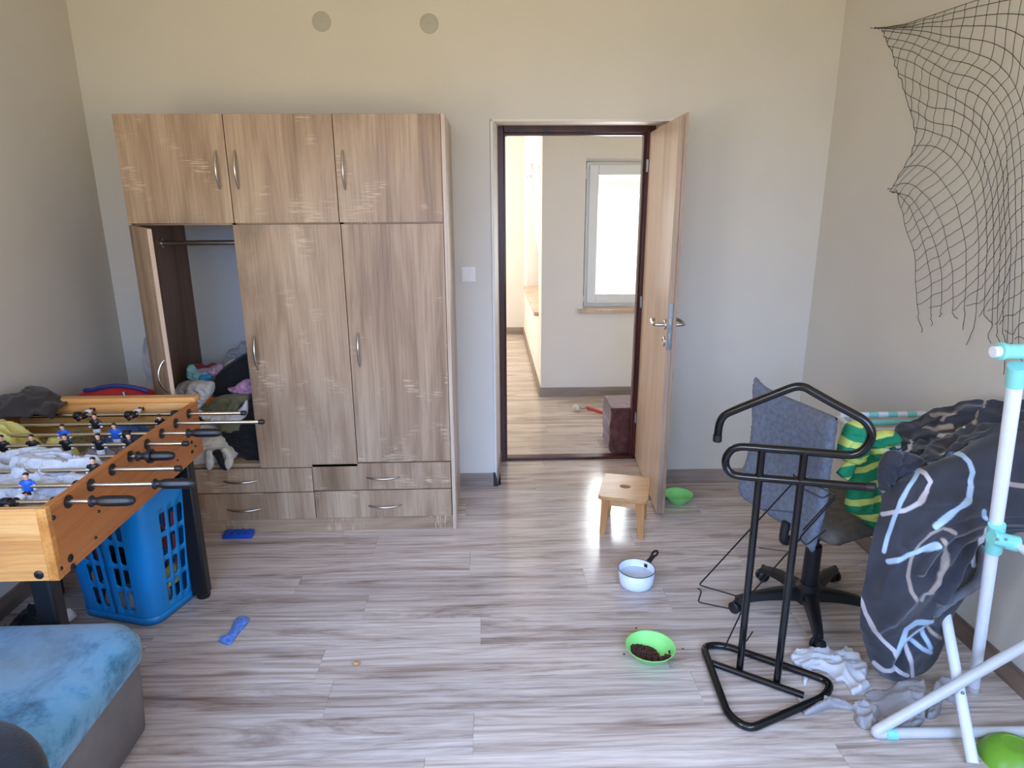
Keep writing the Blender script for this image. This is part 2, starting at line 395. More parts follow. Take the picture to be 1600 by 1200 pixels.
# ------------------------------------------------------------------ pillowy garments filled from an outline
from mathutils.geometry import delaunay_2d_cdt
def fillshape(name, org, e1, e2, nrm, outline, bulge, mt, w=0.04, amp=0.008, sc=14, seed=0, back=0.35, step=0.008, fold=(1, 3), rotf=0.0, parent=None, flatback=False, smooth_outline=True, bend=0.0):
    """closed soft body: outline in metres in the e1/e2 frame, thickness grows inwards from the rim"""
    pts = [Vector((a, b)) for a, b in outline]
    if smooth_outline:
        n = len(pts); o = []
        for i in range(n):
            p0, p1, p2, p3 = pts[i-1], pts[i], pts[(i+1) % n], pts[(i+2) % n]
            k_ = max(2, int((p2-p1).length/step))
            for j in range(k_):
                f = j/k_; o.append(0.5*((2*p1)+(p2-p0)*f+(2*p0-5*p1+4*p2-p3)*f*f+(3*p1-p0-3*p2+p3)*f**3))
        pts = o
    n = len(pts); lo = Vector((min(p.x for p in pts), min(p.y for p in pts))); hi = Vector((max(p.x for p in pts), max(p.y for p in pts)))
    def inside(q):
        c = False; j = n-1
        for i in range(n):
            a, b = pts[i], pts[j]
            if (a.y > q.y) != (b.y > q.y) and q.x < (b.x-a.x)*(q.y-a.y)/(b.y-a.y+1e-12)+a.x: c = not c
            j = i
        return c
    def dist(q):
        m_ = 1e9
        for i in range(n):
            a = pts[i]; b = pts[(i+1) % n]; ab = b-a; t = max(0, min(1, (q-a).dot(ab)/(ab.length_squared+1e-12))); m_ = min(m_, (q-a-ab*t).length_squared)
        return sqrt(m_)
    inner = []; y = lo.y; r = 0; rnd = random.Random(seed)
    while y < hi.y:
        x = lo.x+(0.5*step if r % 2 else 0)
        while x < hi.x:
            q = Vector((x+rnd.uniform(-.15, .15)*step, y+rnd.uniform(-.15, .15)*step))
            if inside(q) and dist(q) > step*0.55: inner.append(q)
            x += step
        y += step*0.87; r += 1
    V = pts+inner
    res = delaunay_2d_cdt(V, [(i, (i+1) % n) for i in range(n)], [list(range(n))], 1, 1e-7)
    V2, F2 = res[0], res[2]
    E_cnt = {}
    for f in F2:
        for i in range(len(f)):
            k_ = tuple(sorted((f[i], f[(i+1) % len(f)]))); E_cnt[k_] = E_cnt.get(k_, 0)+1
    rim = set(i for k_, c in E_cnt.items() if c == 1 for i in k_)
    e1, e2, nrm = Vector(e1), Vector(e2), Vector(nrm); org = Vector(org)
    cf, sf = cos(rotf), sin(rotf)
    top = []; bot = []
    for i, q in enumerate(V2):
        d = 0 if i in rim else dist(q); g = min(d/w, 1); h = sqrt(max(0, 1-(1-g)**2))
        wv = noise.noise_vector(Vector((q.x*6+seed, q.y*6, seed*1.7)))*0.9
        a = q.x*cf+q.y*sf; b = -q.x*sf+q.y*cf
        f = crease(noise.noise(Vector((a*sc*fold[0]+wv.x+seed, b*sc*fold[1]+wv.y, 2))))*0.6+crease(noise.noise(Vector((q.x*sc*1.6+wv.x*1.5+seed*2, q.y*sc*1.6+wv.y*1.5, 5))))*0.45+noise.noise(Vector((q.x*sc*.5+seed, q.y*sc*.5, 9)))*1.2
        cz = bend*((q.x-(lo.x+hi.x)/2)/((hi.x-lo.x)/2))**2
        base_ = org+e1*q.x+e2*q.y+nrm*cz
        top.append(base_+nrm*max(0.0015 if h > 0 else 0, bulge*h+amp*f*min(1, g*2.2))); bot.append(base_-nrm*(bulge*back*h if not flatback else 0.0))
    mb = MB(); N = len(V2)
    allv = top+[b for i, b in enumerate(bot)]
    fs = [tuple(f) for f in F2]
    idx = lambda i: i if i in rim else i+N
    fs += [tuple(idx(i) for i in f[::-1]) for f in F2]
    used_ = sorted(set(i for f in fs for i in f)); mp_ = {u: k_ for k_, u in enumerate(used_)}
    mb.add([allv[u] for u in used_], [tuple(mp_[i] for i in f) for f in fs])
    return link(name, mb, mt, parent=parent, smooth=True)
def pblob(name, px, ax, v, bulge, mt, **kw):
    """outline picked where the garment lies: a floor patch (ax 2) or an upright patch (ax 1)"""
    P = [at(x, y, ax, v) for x, y in px]; c = sum(P, Vector())/len(P)
    if ax == 2: e1, e2, nr = (1, 0, 0), (0, 1, 0), (0, 0, 1); ol = [(p.x-c.x, p.y-c.y) for p in P]
    else: e1, e2, nr = (1, 0, 0), (0, 0, 1), (0, -1, 0.0); ol = [(p.x-c.x, p.z-c.z) for p in P]
    return fillshape(name, c, e1, e2, nr, ol, bulge, mt, **kw)

# ================================================================== SETTING
XL, XR, YR = -2.05, 1.797, -4.75
H, HR = 2.8, 2.05
struct('wall_left', MB().box((XL-0.15, YR, 0), (XL, 0.0, H)), 'wall')
struct('wall_right', MB().box((XR, YR, 0), (XR+0.15, 0.0, H)), 'wall')
w = MB()
w.prism([(XL-0.15, 0), (0, 0), (0.035, 0.38), (0.035, 0.45), (XL-0.15, 0.45)], 0, H)
w.prism([(0.968, 0), (XR+0.15, 0), (XR+0.15, 0.45), (0.958, 0.45), (0.958, 0.38)], 0, H)
w.hexa([(0, 0, HR), (0.968, 0, HR), (0.958, 0.38, 2.066), (0.035, 0.38, 2.066)], [(0, 0, H), (0.968, 0, H), (0.958, 0.38, H), (0.035, 0.38, H)])
w.box((0.035, 0.38, 2.066), (0.958, 0.45, H))
struct('wall_back', w, 'wall', smooth=False)
# plastered reveal lining with its slightly raised corner bead
rv = MB()
rv.hexa([(-0.002, -0.003, 0.0), (0.012, -0.003, 0.0), (0.043, 0.38, 0.0), (0.033, 0.38, 0.0)], [(-0.002, -0.003, HR), (0.012, -0.003, HR), (0.043, 0.38, 2.06), (0.033, 0.38, 2.06)])
rv.hexa([(-0.002, -0.003, HR-0.012), (0.97, -0.003, HR-0.012), (0.96, 0.38, 2.054), (0.033, 0.38, 2.054)], [(-0.002, -0.003, HR), (0.97, -0.003, HR), (0.96, 0.38, 2.066), (0.033, 0.38, 2.066)])
struct('trim_1', rv, 'reveal', bevel=0.003)
struct('wall_rear', MB().box((XL-0.15, YR-0.2, 0), (XR+0.15, YR, 0.75)).box((XL-0.15, YR-0.2, 2.35), (XR+0.15, YR, H))
       .box((XL-0.15, YR-0.2, 0.75), (-1.7, YR, 2.35)).box((-0.3, YR-0.2, 0.75), (0.05, YR, 2.35)).box((1.45, YR-0.2, 0.75), (XR+0.15, YR, 2.35)), 'wall')
struct('ceiling', MB().box((XL-0.15, YR-0.2, H), (XR+0.15, 0.45, H+0.12)), 'ceil')
# hall
HX0, HX1, HA, HBX, HF = -1.6, 2.3, 1.83, 0.416, 4.62
wx0, wx1, wz0, wz1 = 0.758, 1.75, 0.755, 1.958
wa = MB().box((HBX, HA, 0), (wx0, HA+0.3, H)).box((wx1, HA, 0), (HX1, HA+0.3, H)).box((wx0, HA, 0), (wx1, HA+0.3, wz0)).box((wx0, HA, wz1), (wx1, HA+0.3, H))
struct('wall_hall_front', wa, 'hall_wall')
by0, by1, bz0, bz1 = 2.15, 3.95, 0.68, 1.97
wb = MB().box((HBX, HA+0.3, 0), (HBX+0.3, by0, H)).box((HBX, by1, 0), (HBX+0.3, HF, H)).box((HBX, by0, 0), (HBX+0.3, by1, bz0)).box((HBX, by0, bz1), (HBX+0.3, by1, H))
struct('wall_hall_side', wb, 'hall_wall')
struct('wall_hall_far', MB().box((HX0, HF, 0), (HBX+0.3, HF+0.15, H)), 'hall_wall')
struct('wall_hall_left', MB().box((HX0-0.15, 0.45, 0), (HX0, HF+0.15, H)), 'hall_wall')
struct('wall_hall_right', MB().box((HX1, 0.45, 0), (HX1+0.15, HA+0.3, H)), 'hall_wall')
struct('ceiling_hall', MB().box((HX0-0.15, 0.45, 2.68), (HX1+0.15, HA+0.3, H+0.12)).box((HX0-0.15, HA+0.3, 2.68), (HBX+0.3, HF+0.15, H+0.12)), 'ceil')
# floor of laminate planks
fl = struct('floor', MB().box((XL, YR, -0.08), (XR, 0.42, -0.012)), 'subfloor')
pm = {}
def plank(parent, x0, x1, y0, y1):
    g = 0.0002; mb = MB().box((x0+g, y0+g, -0.012), (x1-g, y1-g, 0.0))
    cxy = ((x0+x1)/2, (y0+y1)/2); key = (round(x1-x0, 3), round(y1-y0, 3))
    if key not in pm:
        o = link('plank', mb, 'plank', parent=None, bevel=0.0005, seg=1, smooth=False); pm[key] = o.data; mesh = o.data
    else:
        o = bpy.data.objects.new('plank', pm[key]); COL.objects.link(o)
        b = o.modifiers.new('bevel', 'BEVEL'); b.width = 0.0005; b.segments = 1; b.limit_method = 'ANGLE'
    o.location = Vector((cxy[0], cxy[1], -0.012)) - ORG[parent]; o.parent = parent; ORG[o] = ORG[parent]
RH, PL = 0.1765, 1.285
offs = {0: 0.395, 1: -0.56, 2: -0.073, 3: 0.62, 4: -0.595, 5: -0.092, -1: -0.129, -2: -0.60, -3: 0.5, -4: -0.165}
def planks(parent, X0, X1, Y0, Y1, base_y, offf):
    r0 = math.floor((Y0-base_y)/RH)
    y = base_y+r0*RH; r = r0
    while y < Y1-1e-4:
        a, b = max(y, Y0), min(y+RH, Y1)
        if b-a > 0.01:
            o = offf(r); x = o-PL*math.ceil((o-X0)/PL)
            while x < X1-1e-4:
                p, q = max(x, X0), min(x+PL, X1)
                if q-p > 0.01: plank(parent, p, q, a, b)
                x += PL
        y += RH; r += 1
def off_room(r):
    j = -(r+1)+1      # row 0 lies between y=-1.13 and -0.95
    j = -r
    return offs[j] if j in offs else ((r*0.531) % 1.0)*PL
planks(fl, XL, XR, YR, -0.0, -1.130, off_room)
planks(fl, 0.035, 0.958, 0.0, 0.38, -1.130, off_room)
fh = struct('floor_hall', MB().box((HX0, 0.45, -0.08), (HX1, HA, -0.012)).box((HX0, HA, -0.08), (HBX, HF, -0.012)), 'subfloor')
planks(fh, HX0, HX1, 0.45, HA, 0.40, lambda r: ((r*0.37+0.2) % 1.0)*PL)
planks(fh, HX0, HBX, HA, HF, 0.40, lambda r: ((r*0.37+0.2) % 1.0)*PL)
struct('threshold', MB().box((0.036, 0.385, -0.012), (0.957, 0.45, 0.016)), 'frame', bevel=0.003)
# baseboards
BH = 0.081
struct('baseboard_back', MB().box((-0.222, -0.014, 0), (-0.008, 0, BH)), 'baseb', bevel=0.002)
struct('baseboard_back_right', MB().box((0.972, -0.014, 0), (XR, 0, BH)), 'baseb', bevel=0.002)
struct('baseboard_back_left', MB().box((XL, -0.014, 0), (-1.66, 0, BH)), 'baseb', bevel=0.002)
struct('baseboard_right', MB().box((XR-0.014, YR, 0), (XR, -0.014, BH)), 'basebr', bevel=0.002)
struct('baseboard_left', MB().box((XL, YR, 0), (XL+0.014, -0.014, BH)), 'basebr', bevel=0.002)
rb = MB().hexa([(0.004, 0.0, 0), (0.018, 0.0, 0), (0.05, 0.375, 0), (0.036, 0.375, 0)], [(0.004, 0.0, BH), (0.018, 0.0, BH), (0.05, 0.375, BH), (0.036, 0.375, BH)])
struct('baseboard_reveal', rb, 'baseb', bevel=0.002)
struct('baseboard_end_cap', MB().hexa([(-0.008, -0.016, 0), (0.02, -0.016, 0), (0.02, 0.002, 0), (-0.008, 0.002, 0)], [(-0.008, -0.016, 0.083), (0.004, -0.016, 0.083), (0.004, 0.002, 0.083), (-0.008, 0.002, 0.083)]), 'black')
struct('baseboard_hall_front', MB().box((HBX-0.012, HA-0.014, 0), (HX1, HA, 0.08)), 'baseb', bevel=0.002)
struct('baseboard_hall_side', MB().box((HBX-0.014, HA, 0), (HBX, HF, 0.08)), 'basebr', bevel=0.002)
struct('baseboard_hall_far', MB().box((HX0, HF-0.014, 0), (HBX-0.014, HF, 0.08)), 'baseb', bevel=0.002)

# brown door frame (casing, stop) and the open leaf
d1 = thing('door_1', (0.5, 0.40, 0), kind='structure')
fr = MB()
fr.box((0.034, 0.362, 0), (0.076, 0.45, 2.066)).box((0.905, 0.385, 0), (0.957, 0.45, 2.066)).box((0.076, 0.362, 2.016), (0.905, 0.45, 2.066))
link('door_frame', fr, 'frame', parent=d1, bevel=0.004)
st = MB().box((0.076, 0.40, 0), (0.086, 0.45, 2.008)).box((0.893, 0.40, 0), (0.905, 0.45, 2.008)).box((0.076, 0.40, 2.004), (0.905, 0.45, 2.016))
link('door_stop', st, 'frame', parent=d1, bevel=0.002)
A0 = Vector((0.925, 0.392, 0)); A1 = Vector((0.866, -0.444, 0)); dd = (A1-A0).normalized(); nn = Vector((-dd.y, dd.x, 0))
if nn.x < 0: nn = -nn
L = (A1-A0).length
def leafbox(mb, s0, s1, t0, t1, z0, z1):
    P = lambda s_, t_, z: A0+dd*s_+nn*t_+Vector((0, 0, z))
    return mb.hexa([P(s0, t0, z0), P(s1, t0, z0), P(s1, t1, z0), P(s0, t1, z0)], [P(s0, t0, z1), P(s1, t0, z1), P(s1, t1, z1), P(s0, t1, z1)])
lf = MB(); leafbox(lf, 0, L-0.012, 0.0, 0.026, 0.012, 2.018); leafbox(lf, 0, L, 0.026, 0.041, 0.012, 2.032)
link('door_leaf', lf, 'doorwood', parent=d1, bevel=0.002)
ed = MB(); leafbox(ed, L-0.012, L-0.0112, 0.001, 0.025, 0.013, 2.017); leafbox(ed, L, L+0.0006, 0.027, 0.040, 0.013, 2.030)
link('edge_band', ed, 'dooredge', parent=d1)
lk = MB(); leafbox(lk, L-0.0115, L-0.009, 0.003, 0.023, 0.915, 1.15)
lp = link('lock_plate', lk, 'zinc', parent=d1, bevel=0.001)
lt = MB(); leafbox(lt, L-0.0115, L-0.002, 0.006, 0.018, 1.045, 1.075); leafbox(lt, L-0.009, L-0.006, 0.007, 0.017, 0.965, 1.0)
link('latch_bolt', lt, 'steel', parent=lp, bevel=0.002)
def handle(side):
    s_ = L-0.065; P = lambda s, t, z: A0+dd*s+nn*t+Vector((0, 0, z))
    t0 = 0.0 if side < 0 else 0.041; sg = -1 if side < 0 else 1; z = 1.035
    mb = MB(); mb.lathe([(0.0, 0), (0.026, 0), (0.026, 0.007), (0.021, 0.009), (0.0, 0.009)], P(s_, t0, z), 28, nn*sg)
    pts = [P(s_, t0+sg*0.005, z), P(s_, t0+sg*0.055, z), P(s_-0.05, t0+sg*0.058, z), P(s_-0.115, t0+sg*0.05, z+0.004), P(s_-0.125, t0+sg*0.035, z+0.004)]
    mb.tube(arc_path(pts, 0.02), 0.0092, 14)
    h = link('door_handle', mb, 'steel', parent=d1)
    h['label'] = 'brushed steel lever handle'
    mb = MB(); mb.lathe([(0.0, 0), (0.026, 0), (0.026, 0.007), (0.021, 0.009), (0.0, 0.009)], P(s_, t0, z-0.085), 28, nn*sg)
    ro = link('key_rose', mb, 'steel', parent=d1)
    kh = MB(); kh.lathe([(0.0, 0.009), (0.006, 0.009), (0.006, 0.0105), (0, 0.0105)], P(s_, t0, z-0.08), 14, nn*sg)
    link('keyhole', kh, 'black', parent=ro)
handle(-1); handle(1)
for z in (0.25, 1.0, 1.80):
    mb = MB().lathe([(0, 0), (0.008, 0), (0.008, 0.07), (0, 0.07)], (0.918, 0.380, z), 14); link('hinge', mb, 'zinc', parent=d1)

# window 1 in the hall wall facing us
w1 = thing('window_1', (wx0+0.4, HA+0.15, wz0), kind='structure')
fy0, fy1 = HA+0.13, HA+0.20
def ring(mb, x0, x1, z0, z1, t, y0, y1):
    mb.box((x0, y0, z0), (x0+t, y1, z1)); mb.box((x1-t, y0, z0), (x1, y1, z1)); mb.box((x0+t, y0, z0), (x1-t, y1, z0+t)); mb.box((x0+t, y0, z1-t), (x1-t, y1, z1)); return mb
link('window_frame', ring(MB(), wx0+.028, wx1, wz0, wz1-.028, 0.045, fy0, fy1), 'white', parent=w1, bevel=0.004)
sa = link('sash', ring(MB(), wx0+0.05, wx1-0.035, wz0+0.035, wz1-0.05, 0.075, fy0-0.02, fy0+0.05), 'white', parent=w1, bevel=0.006)
link('pane', MB().box((wx0+0.10, fy0+0.01, wz0+0.10), (wx1-0.10, fy0+0.016, wz1-0.10)), 'glass', parent=w1)
hg = MB().lathe([(0, 0), (0.007, 0), (0.007, 0.08), (0, 0.08)], (wx0+0.02, fy0-0.018, wz1-0.16), 12).lathe([(0, 0), (0.007, 0), (0.007, 0.05), (0, 0.05)], (wx0+0.02, fy0-0.018, wz0+0.05), 12)
link('hinge', hg, 'white', parent=w1)
for i in range(4):
    link('shutter_slat', MB().box((wx0+0.05, fy1+0.02, wz1-0.10-0.045*(i+1)), (wx1-0.05, fy1+0.035, wz1-0.093-0.045*i)), 'white', parent=w1, bevel=0.004)
link('reveal_lining', MB().hexa([(wx0, HA+.001, wz1-.004), (wx1, HA+.001, wz1-.004), (wx1, fy1, wz1-.034), (wx0, fy1, wz1-.034)], [(wx0, HA+.001, wz1+.001), (wx1, HA+.001, wz1+.001), (wx1, fy1, wz1+.001), (wx0, fy1, wz1+.001)]), 'reveal', parent=w1)
link('reveal_lining', MB().hexa([(wx0-.001, HA+.001, wz0), (wx0+.004, HA+.001, wz0), (wx0+.034, fy1, wz0), (wx0-.001, fy1, wz0)], [(wx0-.001, HA+.001, wz1), (wx0+.004, HA+.001, wz1), (wx0+.034, fy1, wz1), (wx0-.001, fy1, wz1)]), 'reveal', parent=w1)
struct('trim_2', MB().box((wx0-0.035, HA-0.045, wz0-0.028), (wx1+0.03, fy0, wz0+0.004)), 'doorwood', bevel=0.005)
# window 2 in the hall side wall, its sash tilted inwards
w2 = thing('window_2', (HBX+0.2, 3.0, bz0), kind='structure')
def ringx(mb, y0, y1, z0, z1, t, x0, x1, tilt=0.0):
    def q(x, y, z): return Vector((x-(z-z0)*tilt, y, z))
    def bx(ya, yb, za, zb):
        mb.hexa([q(x0, ya, za), q(x1, ya, za), q(x1, yb, za), q(x0, yb, za)], [q(x0, ya, zb), q(x1, ya, zb), q(x1, yb, zb), q(x0, yb, zb)])
    bx(y0, y0+t, z0, z1); bx(y1-t, y1, z0, z1); bx(y0+t, y1-t, z0, z0+t); bx(y0+t, y1-t, z1-t, z1); return mb
link('window_frame', ringx(MB(), by0, by1, bz0, bz1, 0.05, HBX+0.17, HBX+0.23), 'white', parent=w2, bevel=0.004)
link('mullion', MB().box((HBX+0.17, 3.02, bz0+0.05), (HBX+0.23, 3.08, bz1-0.05)), 'white', parent=w2, bevel=0.004)
for ya, yb, tl in ((by0+0.04, 3.03, 0.17), (3.07, by1-0.04, 0.0)):
    s_ = link('sash', ringx(MB(), ya, yb, bz0+0.05, bz1-0.04, 0.075, HBX+0.13, HBX+0.19, tl), 'white', parent=w2, bevel=0.005)
    g = MB(); z0, z1 = bz0+0.12, bz1-0.11; q = lambda x, y, z: Vector((x-(z-bz0-0.05)*tl, y, z)); X = HBX+0.155
    g.hexa([q(X, ya+0.07, z0), q(X+0.005, ya+0.07, z0), q(X+0.005, yb-0.07, z0), q(X, yb-0.07, z0)], [q(X, ya+0.07, z1), q(X+0.005, ya+0.07, z1), q(X+0.005, yb-0.07, z1), q(X, yb-0.07, z1)])
    link('pane', g, 'glass', parent=s_)
struct('trim_3', MB().box((HBX-0.04, by0-0.02, bz0-0.03), (HBX+0.17, by1+0.03, bz0+0.004)), 'doorwood', bevel=0.005)
tag(link('wall_cable', MB().tube([(0.0, HF-0.006, 2.31), (0.2, HF-0.006, 2.345), (HBX-0.02, HF-0.006, 2.39)], 0.004, 6), 'wire'), 'thin dark cable running along the far hall wall near the ceiling', 'cable')

# round grey caps and light switch on the back wall
for (x, z), lb in (((-0.829, 2.501), 'round grey cover cap high on the wall above the wardrobe, the left one'), ((-0.299, 2.494), 'round grey cover cap high on the wall near the wardrobe corner, the right one')):
    mb = MB().lathe([(0, 0), (0.046, 0), (0.046, 0.003), (0.042, 0.0055), (0.004, 0.006), (0.003, 0.004), (0, 0.004)], (x, -0.0, z), 40, (0, -1, 0))
    tag(link('cover_cap', mb, 'cap', smooth='auto'), lb, 'cap', 'round cover caps on the back wall')
sw = thing('light_switch', (-0.132, 0, 1.215), 'white double light switch on the wall between wardrobe and doorway', 'switch')
link('switch_frame', MB().box((-0.172, -0.009, 1.215), (-0.092, 0, 1.297)), 'switch', parent=sw, bevel=0.003)
for x in (-0.164, -0.131): link('rocker', MB().hexa([(x, -0.012, 1.225), (x+0.031, -0.012, 1.225), (x+0.031, -0.006, 1.225), (x, -0.006, 1.225)], [(x, -0.017, 1.284), (x+0.031, -0.017, 1.284), (x+0.031, -0.006, 1.284), (x, -0.006, 1.284)]), 'switch', parent=sw, bevel=0.0015)

# ================================================================== WARDROBE
WF, WL, WR, WT = -0.541, -1.642, -0.206, 2.018
wd = thing('wardrobe', ((WL+WR)/2, WF/2, 0), 'tall three-door light oak wardrobe with top cupboards and four drawers, left door open', 'wardrobe')
c0 = WF+0.019
link('side_panel', MB().box((WR-0.018, WF+0.004, 0), (WR, -0.012, WT)), 'oakside', parent=wd, bevel=0.001)
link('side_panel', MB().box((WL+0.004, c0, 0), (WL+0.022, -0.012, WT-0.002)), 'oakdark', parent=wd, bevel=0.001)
link('top_panel', MB().box((WL+0.022, c0, WT-0.02), (WR-0.018, -0.012, WT-0.002)), 'oakh', parent=wd)
link('shelf', MB().box((WL+0.022, c0, 1.545), (WR-0.018, -0.02, 1.563)), 'oakh', parent=wd)
link('shelf', MB().box((WL+0.022, c0-0.002, 0.359), (WR-0.018, -0.02, 0.377)), 'oakh', parent=wd)
link('divider', MB().box((-1.185, c0, 0.377), (-1.167, -0.02, WT-0.02)), 'oak', parent=wd)
link('divider', MB().box((-0.70, c0, 0.377), (-0.682, -0.02, WT-0.02)), 'oak', parent=wd)
link('back_panel', MB().box((WL+0.022, -0.02, 0.06), (WR-0.018, -0.012, WT-0.01)), 'hard', parent=wd)
link('plinth', MB().box((WL+0.01, WF+0.012, 0.0), (WR-0.018, WF+0.03, 0.072)), 'oakh', parent=wd, bevel=0.001)
def bow(a, b, outv, r=0.0055, parent=None):
    a, b, outv = Vector(a), Vector(b), Vector(outv); pts = []; rs = []
    for i in range(15):
        t = i/14; pts.append(a.lerp(b, t)+outv*(0.002+0.998*sin(pi*t)**0.75)); rs.append(r*(0.75+0.35*sin(pi*t)))
    mb = MB().tube(pts, rs, 10)
    return link('handle', mb, 'steel', parent=parent)
def front(x0, x1, z0, z1, m_, hp=None, name='door', tilt=0):
    g = 0.0018; mb = MB().hexa([(x0+g, WF, z0+g+tilt), (x1-g, WF, z0+g), (x1-g, WF+0.0175, z0+g), (x0+g, WF+0.0175, z0+g+tilt)], [(x0+g, WF, z1-g), (x1-g, WF, z1-g), (x1-g, WF+0.0175, z1-g), (x0+g, WF+0.0175, z1-g)])
    d = link(name, mb, m_, parent=wd, bevel=0.0008, seg=1)
    if hp:
        a = at(hp[0], hp[1], 1, WF); b = at(hp[2], hp[3], 1, WF)
        if name == 'door': b.x = a.x = (a.x+b.x)/2
        else: a.z = b.z = (a.z+b.z)/2
        a.y = b.y = WF; bow(a, b, (0, -0.028, 0), parent=d)
    return d
link('gap_shade_sheet', MB().box((WL+0.024, WF+0.0178, 0.075), (WR-0.02, c0-0.0002, 0.358)), 'gap', parent=wd)  # dark sheet added behind the drawer fronts, standing in for shade in the gaps
front(WL, -1.170, 1.552, WT, 'oak', (337, 235, 344, 295)); front(-1.170, -0.697, 1.552, WT, 'oak', (366, 235, 374, 295)); front(-0.697, WR-0.018, 1.552, WT, 'oak', (535, 235, 540, 296))
front(-1.176, -0.692, 0.358, 1.548, 'oak', (397, 525, 404, 578)); front(-0.692, WR-0.018, 0.380, 1.548, 'oak', (559, 520, 563, 573))
dx = -0.922
front(WL+0.02, dx, 0.226, 0.357, 'oak', (350, 752, 401, 751), 'drawer'); front(WL+0.02, dx, 0.074, 0.224, 'oak', (355, 796, 407, 795), 'drawer')
front(dx, WR-0.02, 0.230, 0.376, 'oak', (573, 746, 625, 745), 'drawer'); front(dx, WR-0.02, 0.076, 0.228, 'oak', (576, 790, 627, 789), 'drawer')
# open door
ph = radians(55.5); hx, hy = WL+0.002, WF; dv = Vector((cos(ph), -sin(ph), 0)); dn = Vector((-sin(ph), -cos(ph), 0)); LW = 0.462
def Q(s, t, z): return Vector((hx, hy, 0))+dv*s+dn*t+Vector((0, 0, z))
od = link('door', MB().hexa([Q(0, 0, 0.38), Q(LW, 0, 0.38), Q(LW, -0.0175, 0.38), Q(0, -0.0175, 0.38)], [Q(0, 0, 1.546), Q(LW, 0, 1.546), Q(LW, -0.0175, 1.546), Q(0, -0.0175, 1.546)]), 'oak', parent=wd, bevel=0.0008, seg=1)
od['label'] = 'open left door swung out'
link('edge_band', MB().hexa([Q(LW, -0.001, 0.381), Q(LW+0.001, -0.001, 0.381), Q(LW+0.001, -0.0165, 0.381), Q(LW, -0.0165, 0.381)], [Q(LW, -0.001, 1.545), Q(LW+0.001, -0.001, 1.545), Q(LW+0.001, -0.0165, 1.545), Q(LW, -0.0165, 1.545)]), 'oakside', parent=od)
a = Q(LW-0.045, 0.0, 1.0); b = Q(LW-0.045, 0.0, 0.86); bow(a, b, dn*0.03, 0.006, od)
link('clothes_rail', MB().tube([(WL+0.022, -0.30, 1.452), (-1.185, -0.30, 1.452)], 0.0125, 16), 'steel', parent=wd)
link('rail_socket', MB().lathe([(0, 0), (0.022, 0), (0.022, 0.006), (0, 0.006)], (WL+0.022, -0.30, 1.452), 20, (1, 0, 0)), 'steel', parent=wd)

# ================================================================== FOOSBALL TABLE
TX0, TX1, TY0, TY1, TZ0, TZ1 = -1.95, -1.22, -2.02, -1.04, 0.645, 0.862
ft = thing('foosball_table', (-1.6, -1.53, 0), 'pine table football game with steel rods, filled with clothes, by the left wall', 'table')
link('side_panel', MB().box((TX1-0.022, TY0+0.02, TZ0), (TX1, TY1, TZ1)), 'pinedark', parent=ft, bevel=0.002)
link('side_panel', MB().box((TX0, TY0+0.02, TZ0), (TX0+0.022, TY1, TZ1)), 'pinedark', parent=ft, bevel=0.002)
link('end_panel', MB().box((TX0, TY0, TZ0), (TX1-0.026, TY0+0.02, TZ1)), 'pinex', parent=ft, bevel=0.002)
link('corner_post', MB().box((TX1-0.026, TY0-0.001, TZ0), (TX1+0.001, TY0+0.02, TZ1)), 'pine', parent=ft, bevel=0.002)
link('end_panel', MB().box((TX0+0.022, TY1-0.02, TZ0), (TX1-0.022, TY1, TZ1)), 'pinex', parent=ft, bevel=0.002)
link('end_rail', MB().box((TX0+0.01, TY1-0.005, TZ1-0.004), (TX1-0.005, TY1+0.045, TZ1+0.02)), 'pinex', parent=ft, bevel=0.009, seg=3)
link('playfield', MB().box((TX0+0.022, TY0+0.02, TZ0+0.04), (TX1-0.022, TY1-0.02, TZ0+0.055)), 'felt', parent=ft)
for (x, y) in ((TX1-0.055, TY1-0.065), (TX0+0.05, TY1-0.065), (TX1-0.21, TY0+0.24), (TX0+0.05, TY0+0.24)):
    sx_ = -1 if x < -1.6 else 1
    lg = MB().prism([(x-0.035, y-0.028), (x+0.022, y-0.028), (x+0.028, y-0.02), (x+0.028, y+0.022), (x-0.035, y+0.022)], 0.02, TZ0)
    l_ = link('leg', lg, 'black', parent=ft, bevel=0.004)
    link('foot', MB().lathe([(0, 0), (0.026, 0), (0.028, 0.006), (0.028, 0.02), (0, 0.02)], (x, y, 0), 20), 'black', parent=l_)
def bolt(c, axis, r=0.012):
    mb = MB().lathe([(0, 0), (r, 0), (r, 0.002), (r*0.6, 0.005), (r*0.35, 0.005), (r*0.3, 0.002), (0, 0.002)], c, 18, axis)
    link('bolt', mb, 'black', parent=ft)
for (x, y, r) in ((103, 834, .006), (255, 800-5, .005), (249, 840, .005), (110, 866, .012), (114, 886, .012), (94, 888, .007)):
    pass
for px in ((83, 809, .007), (154, 799, .005), (149, 840, .005), (110, 872, .012), (114, 886, .011), (95, 888, .006), (299, 691, .007), (300, 706, .008), (305, 697, .005), (306, 671, .004), (277, 719, .004)):
    p_ = at(px[0], px[1], 0, TX1)
    if TY0 < p_.y < TY1 and TZ0 < p_.z < TZ1: bolt(p_, (1, 0, 0), px[2])
p_ = at(61, 898, 1, TY0); bolt(p_, (0, -1, 0), 0.013)
RY = [-1.127, -1.242, -1.357, -1.467, -1.581, -1.693, -1.811, -1.924]
RE = [-0.997, -0.890, -1.004, -1.080, -1.074, -1.006, -0.910, -1.033]
HAND = [0, 0, 1, 0, 1, 0, 1, 1]
RZ = 0.838
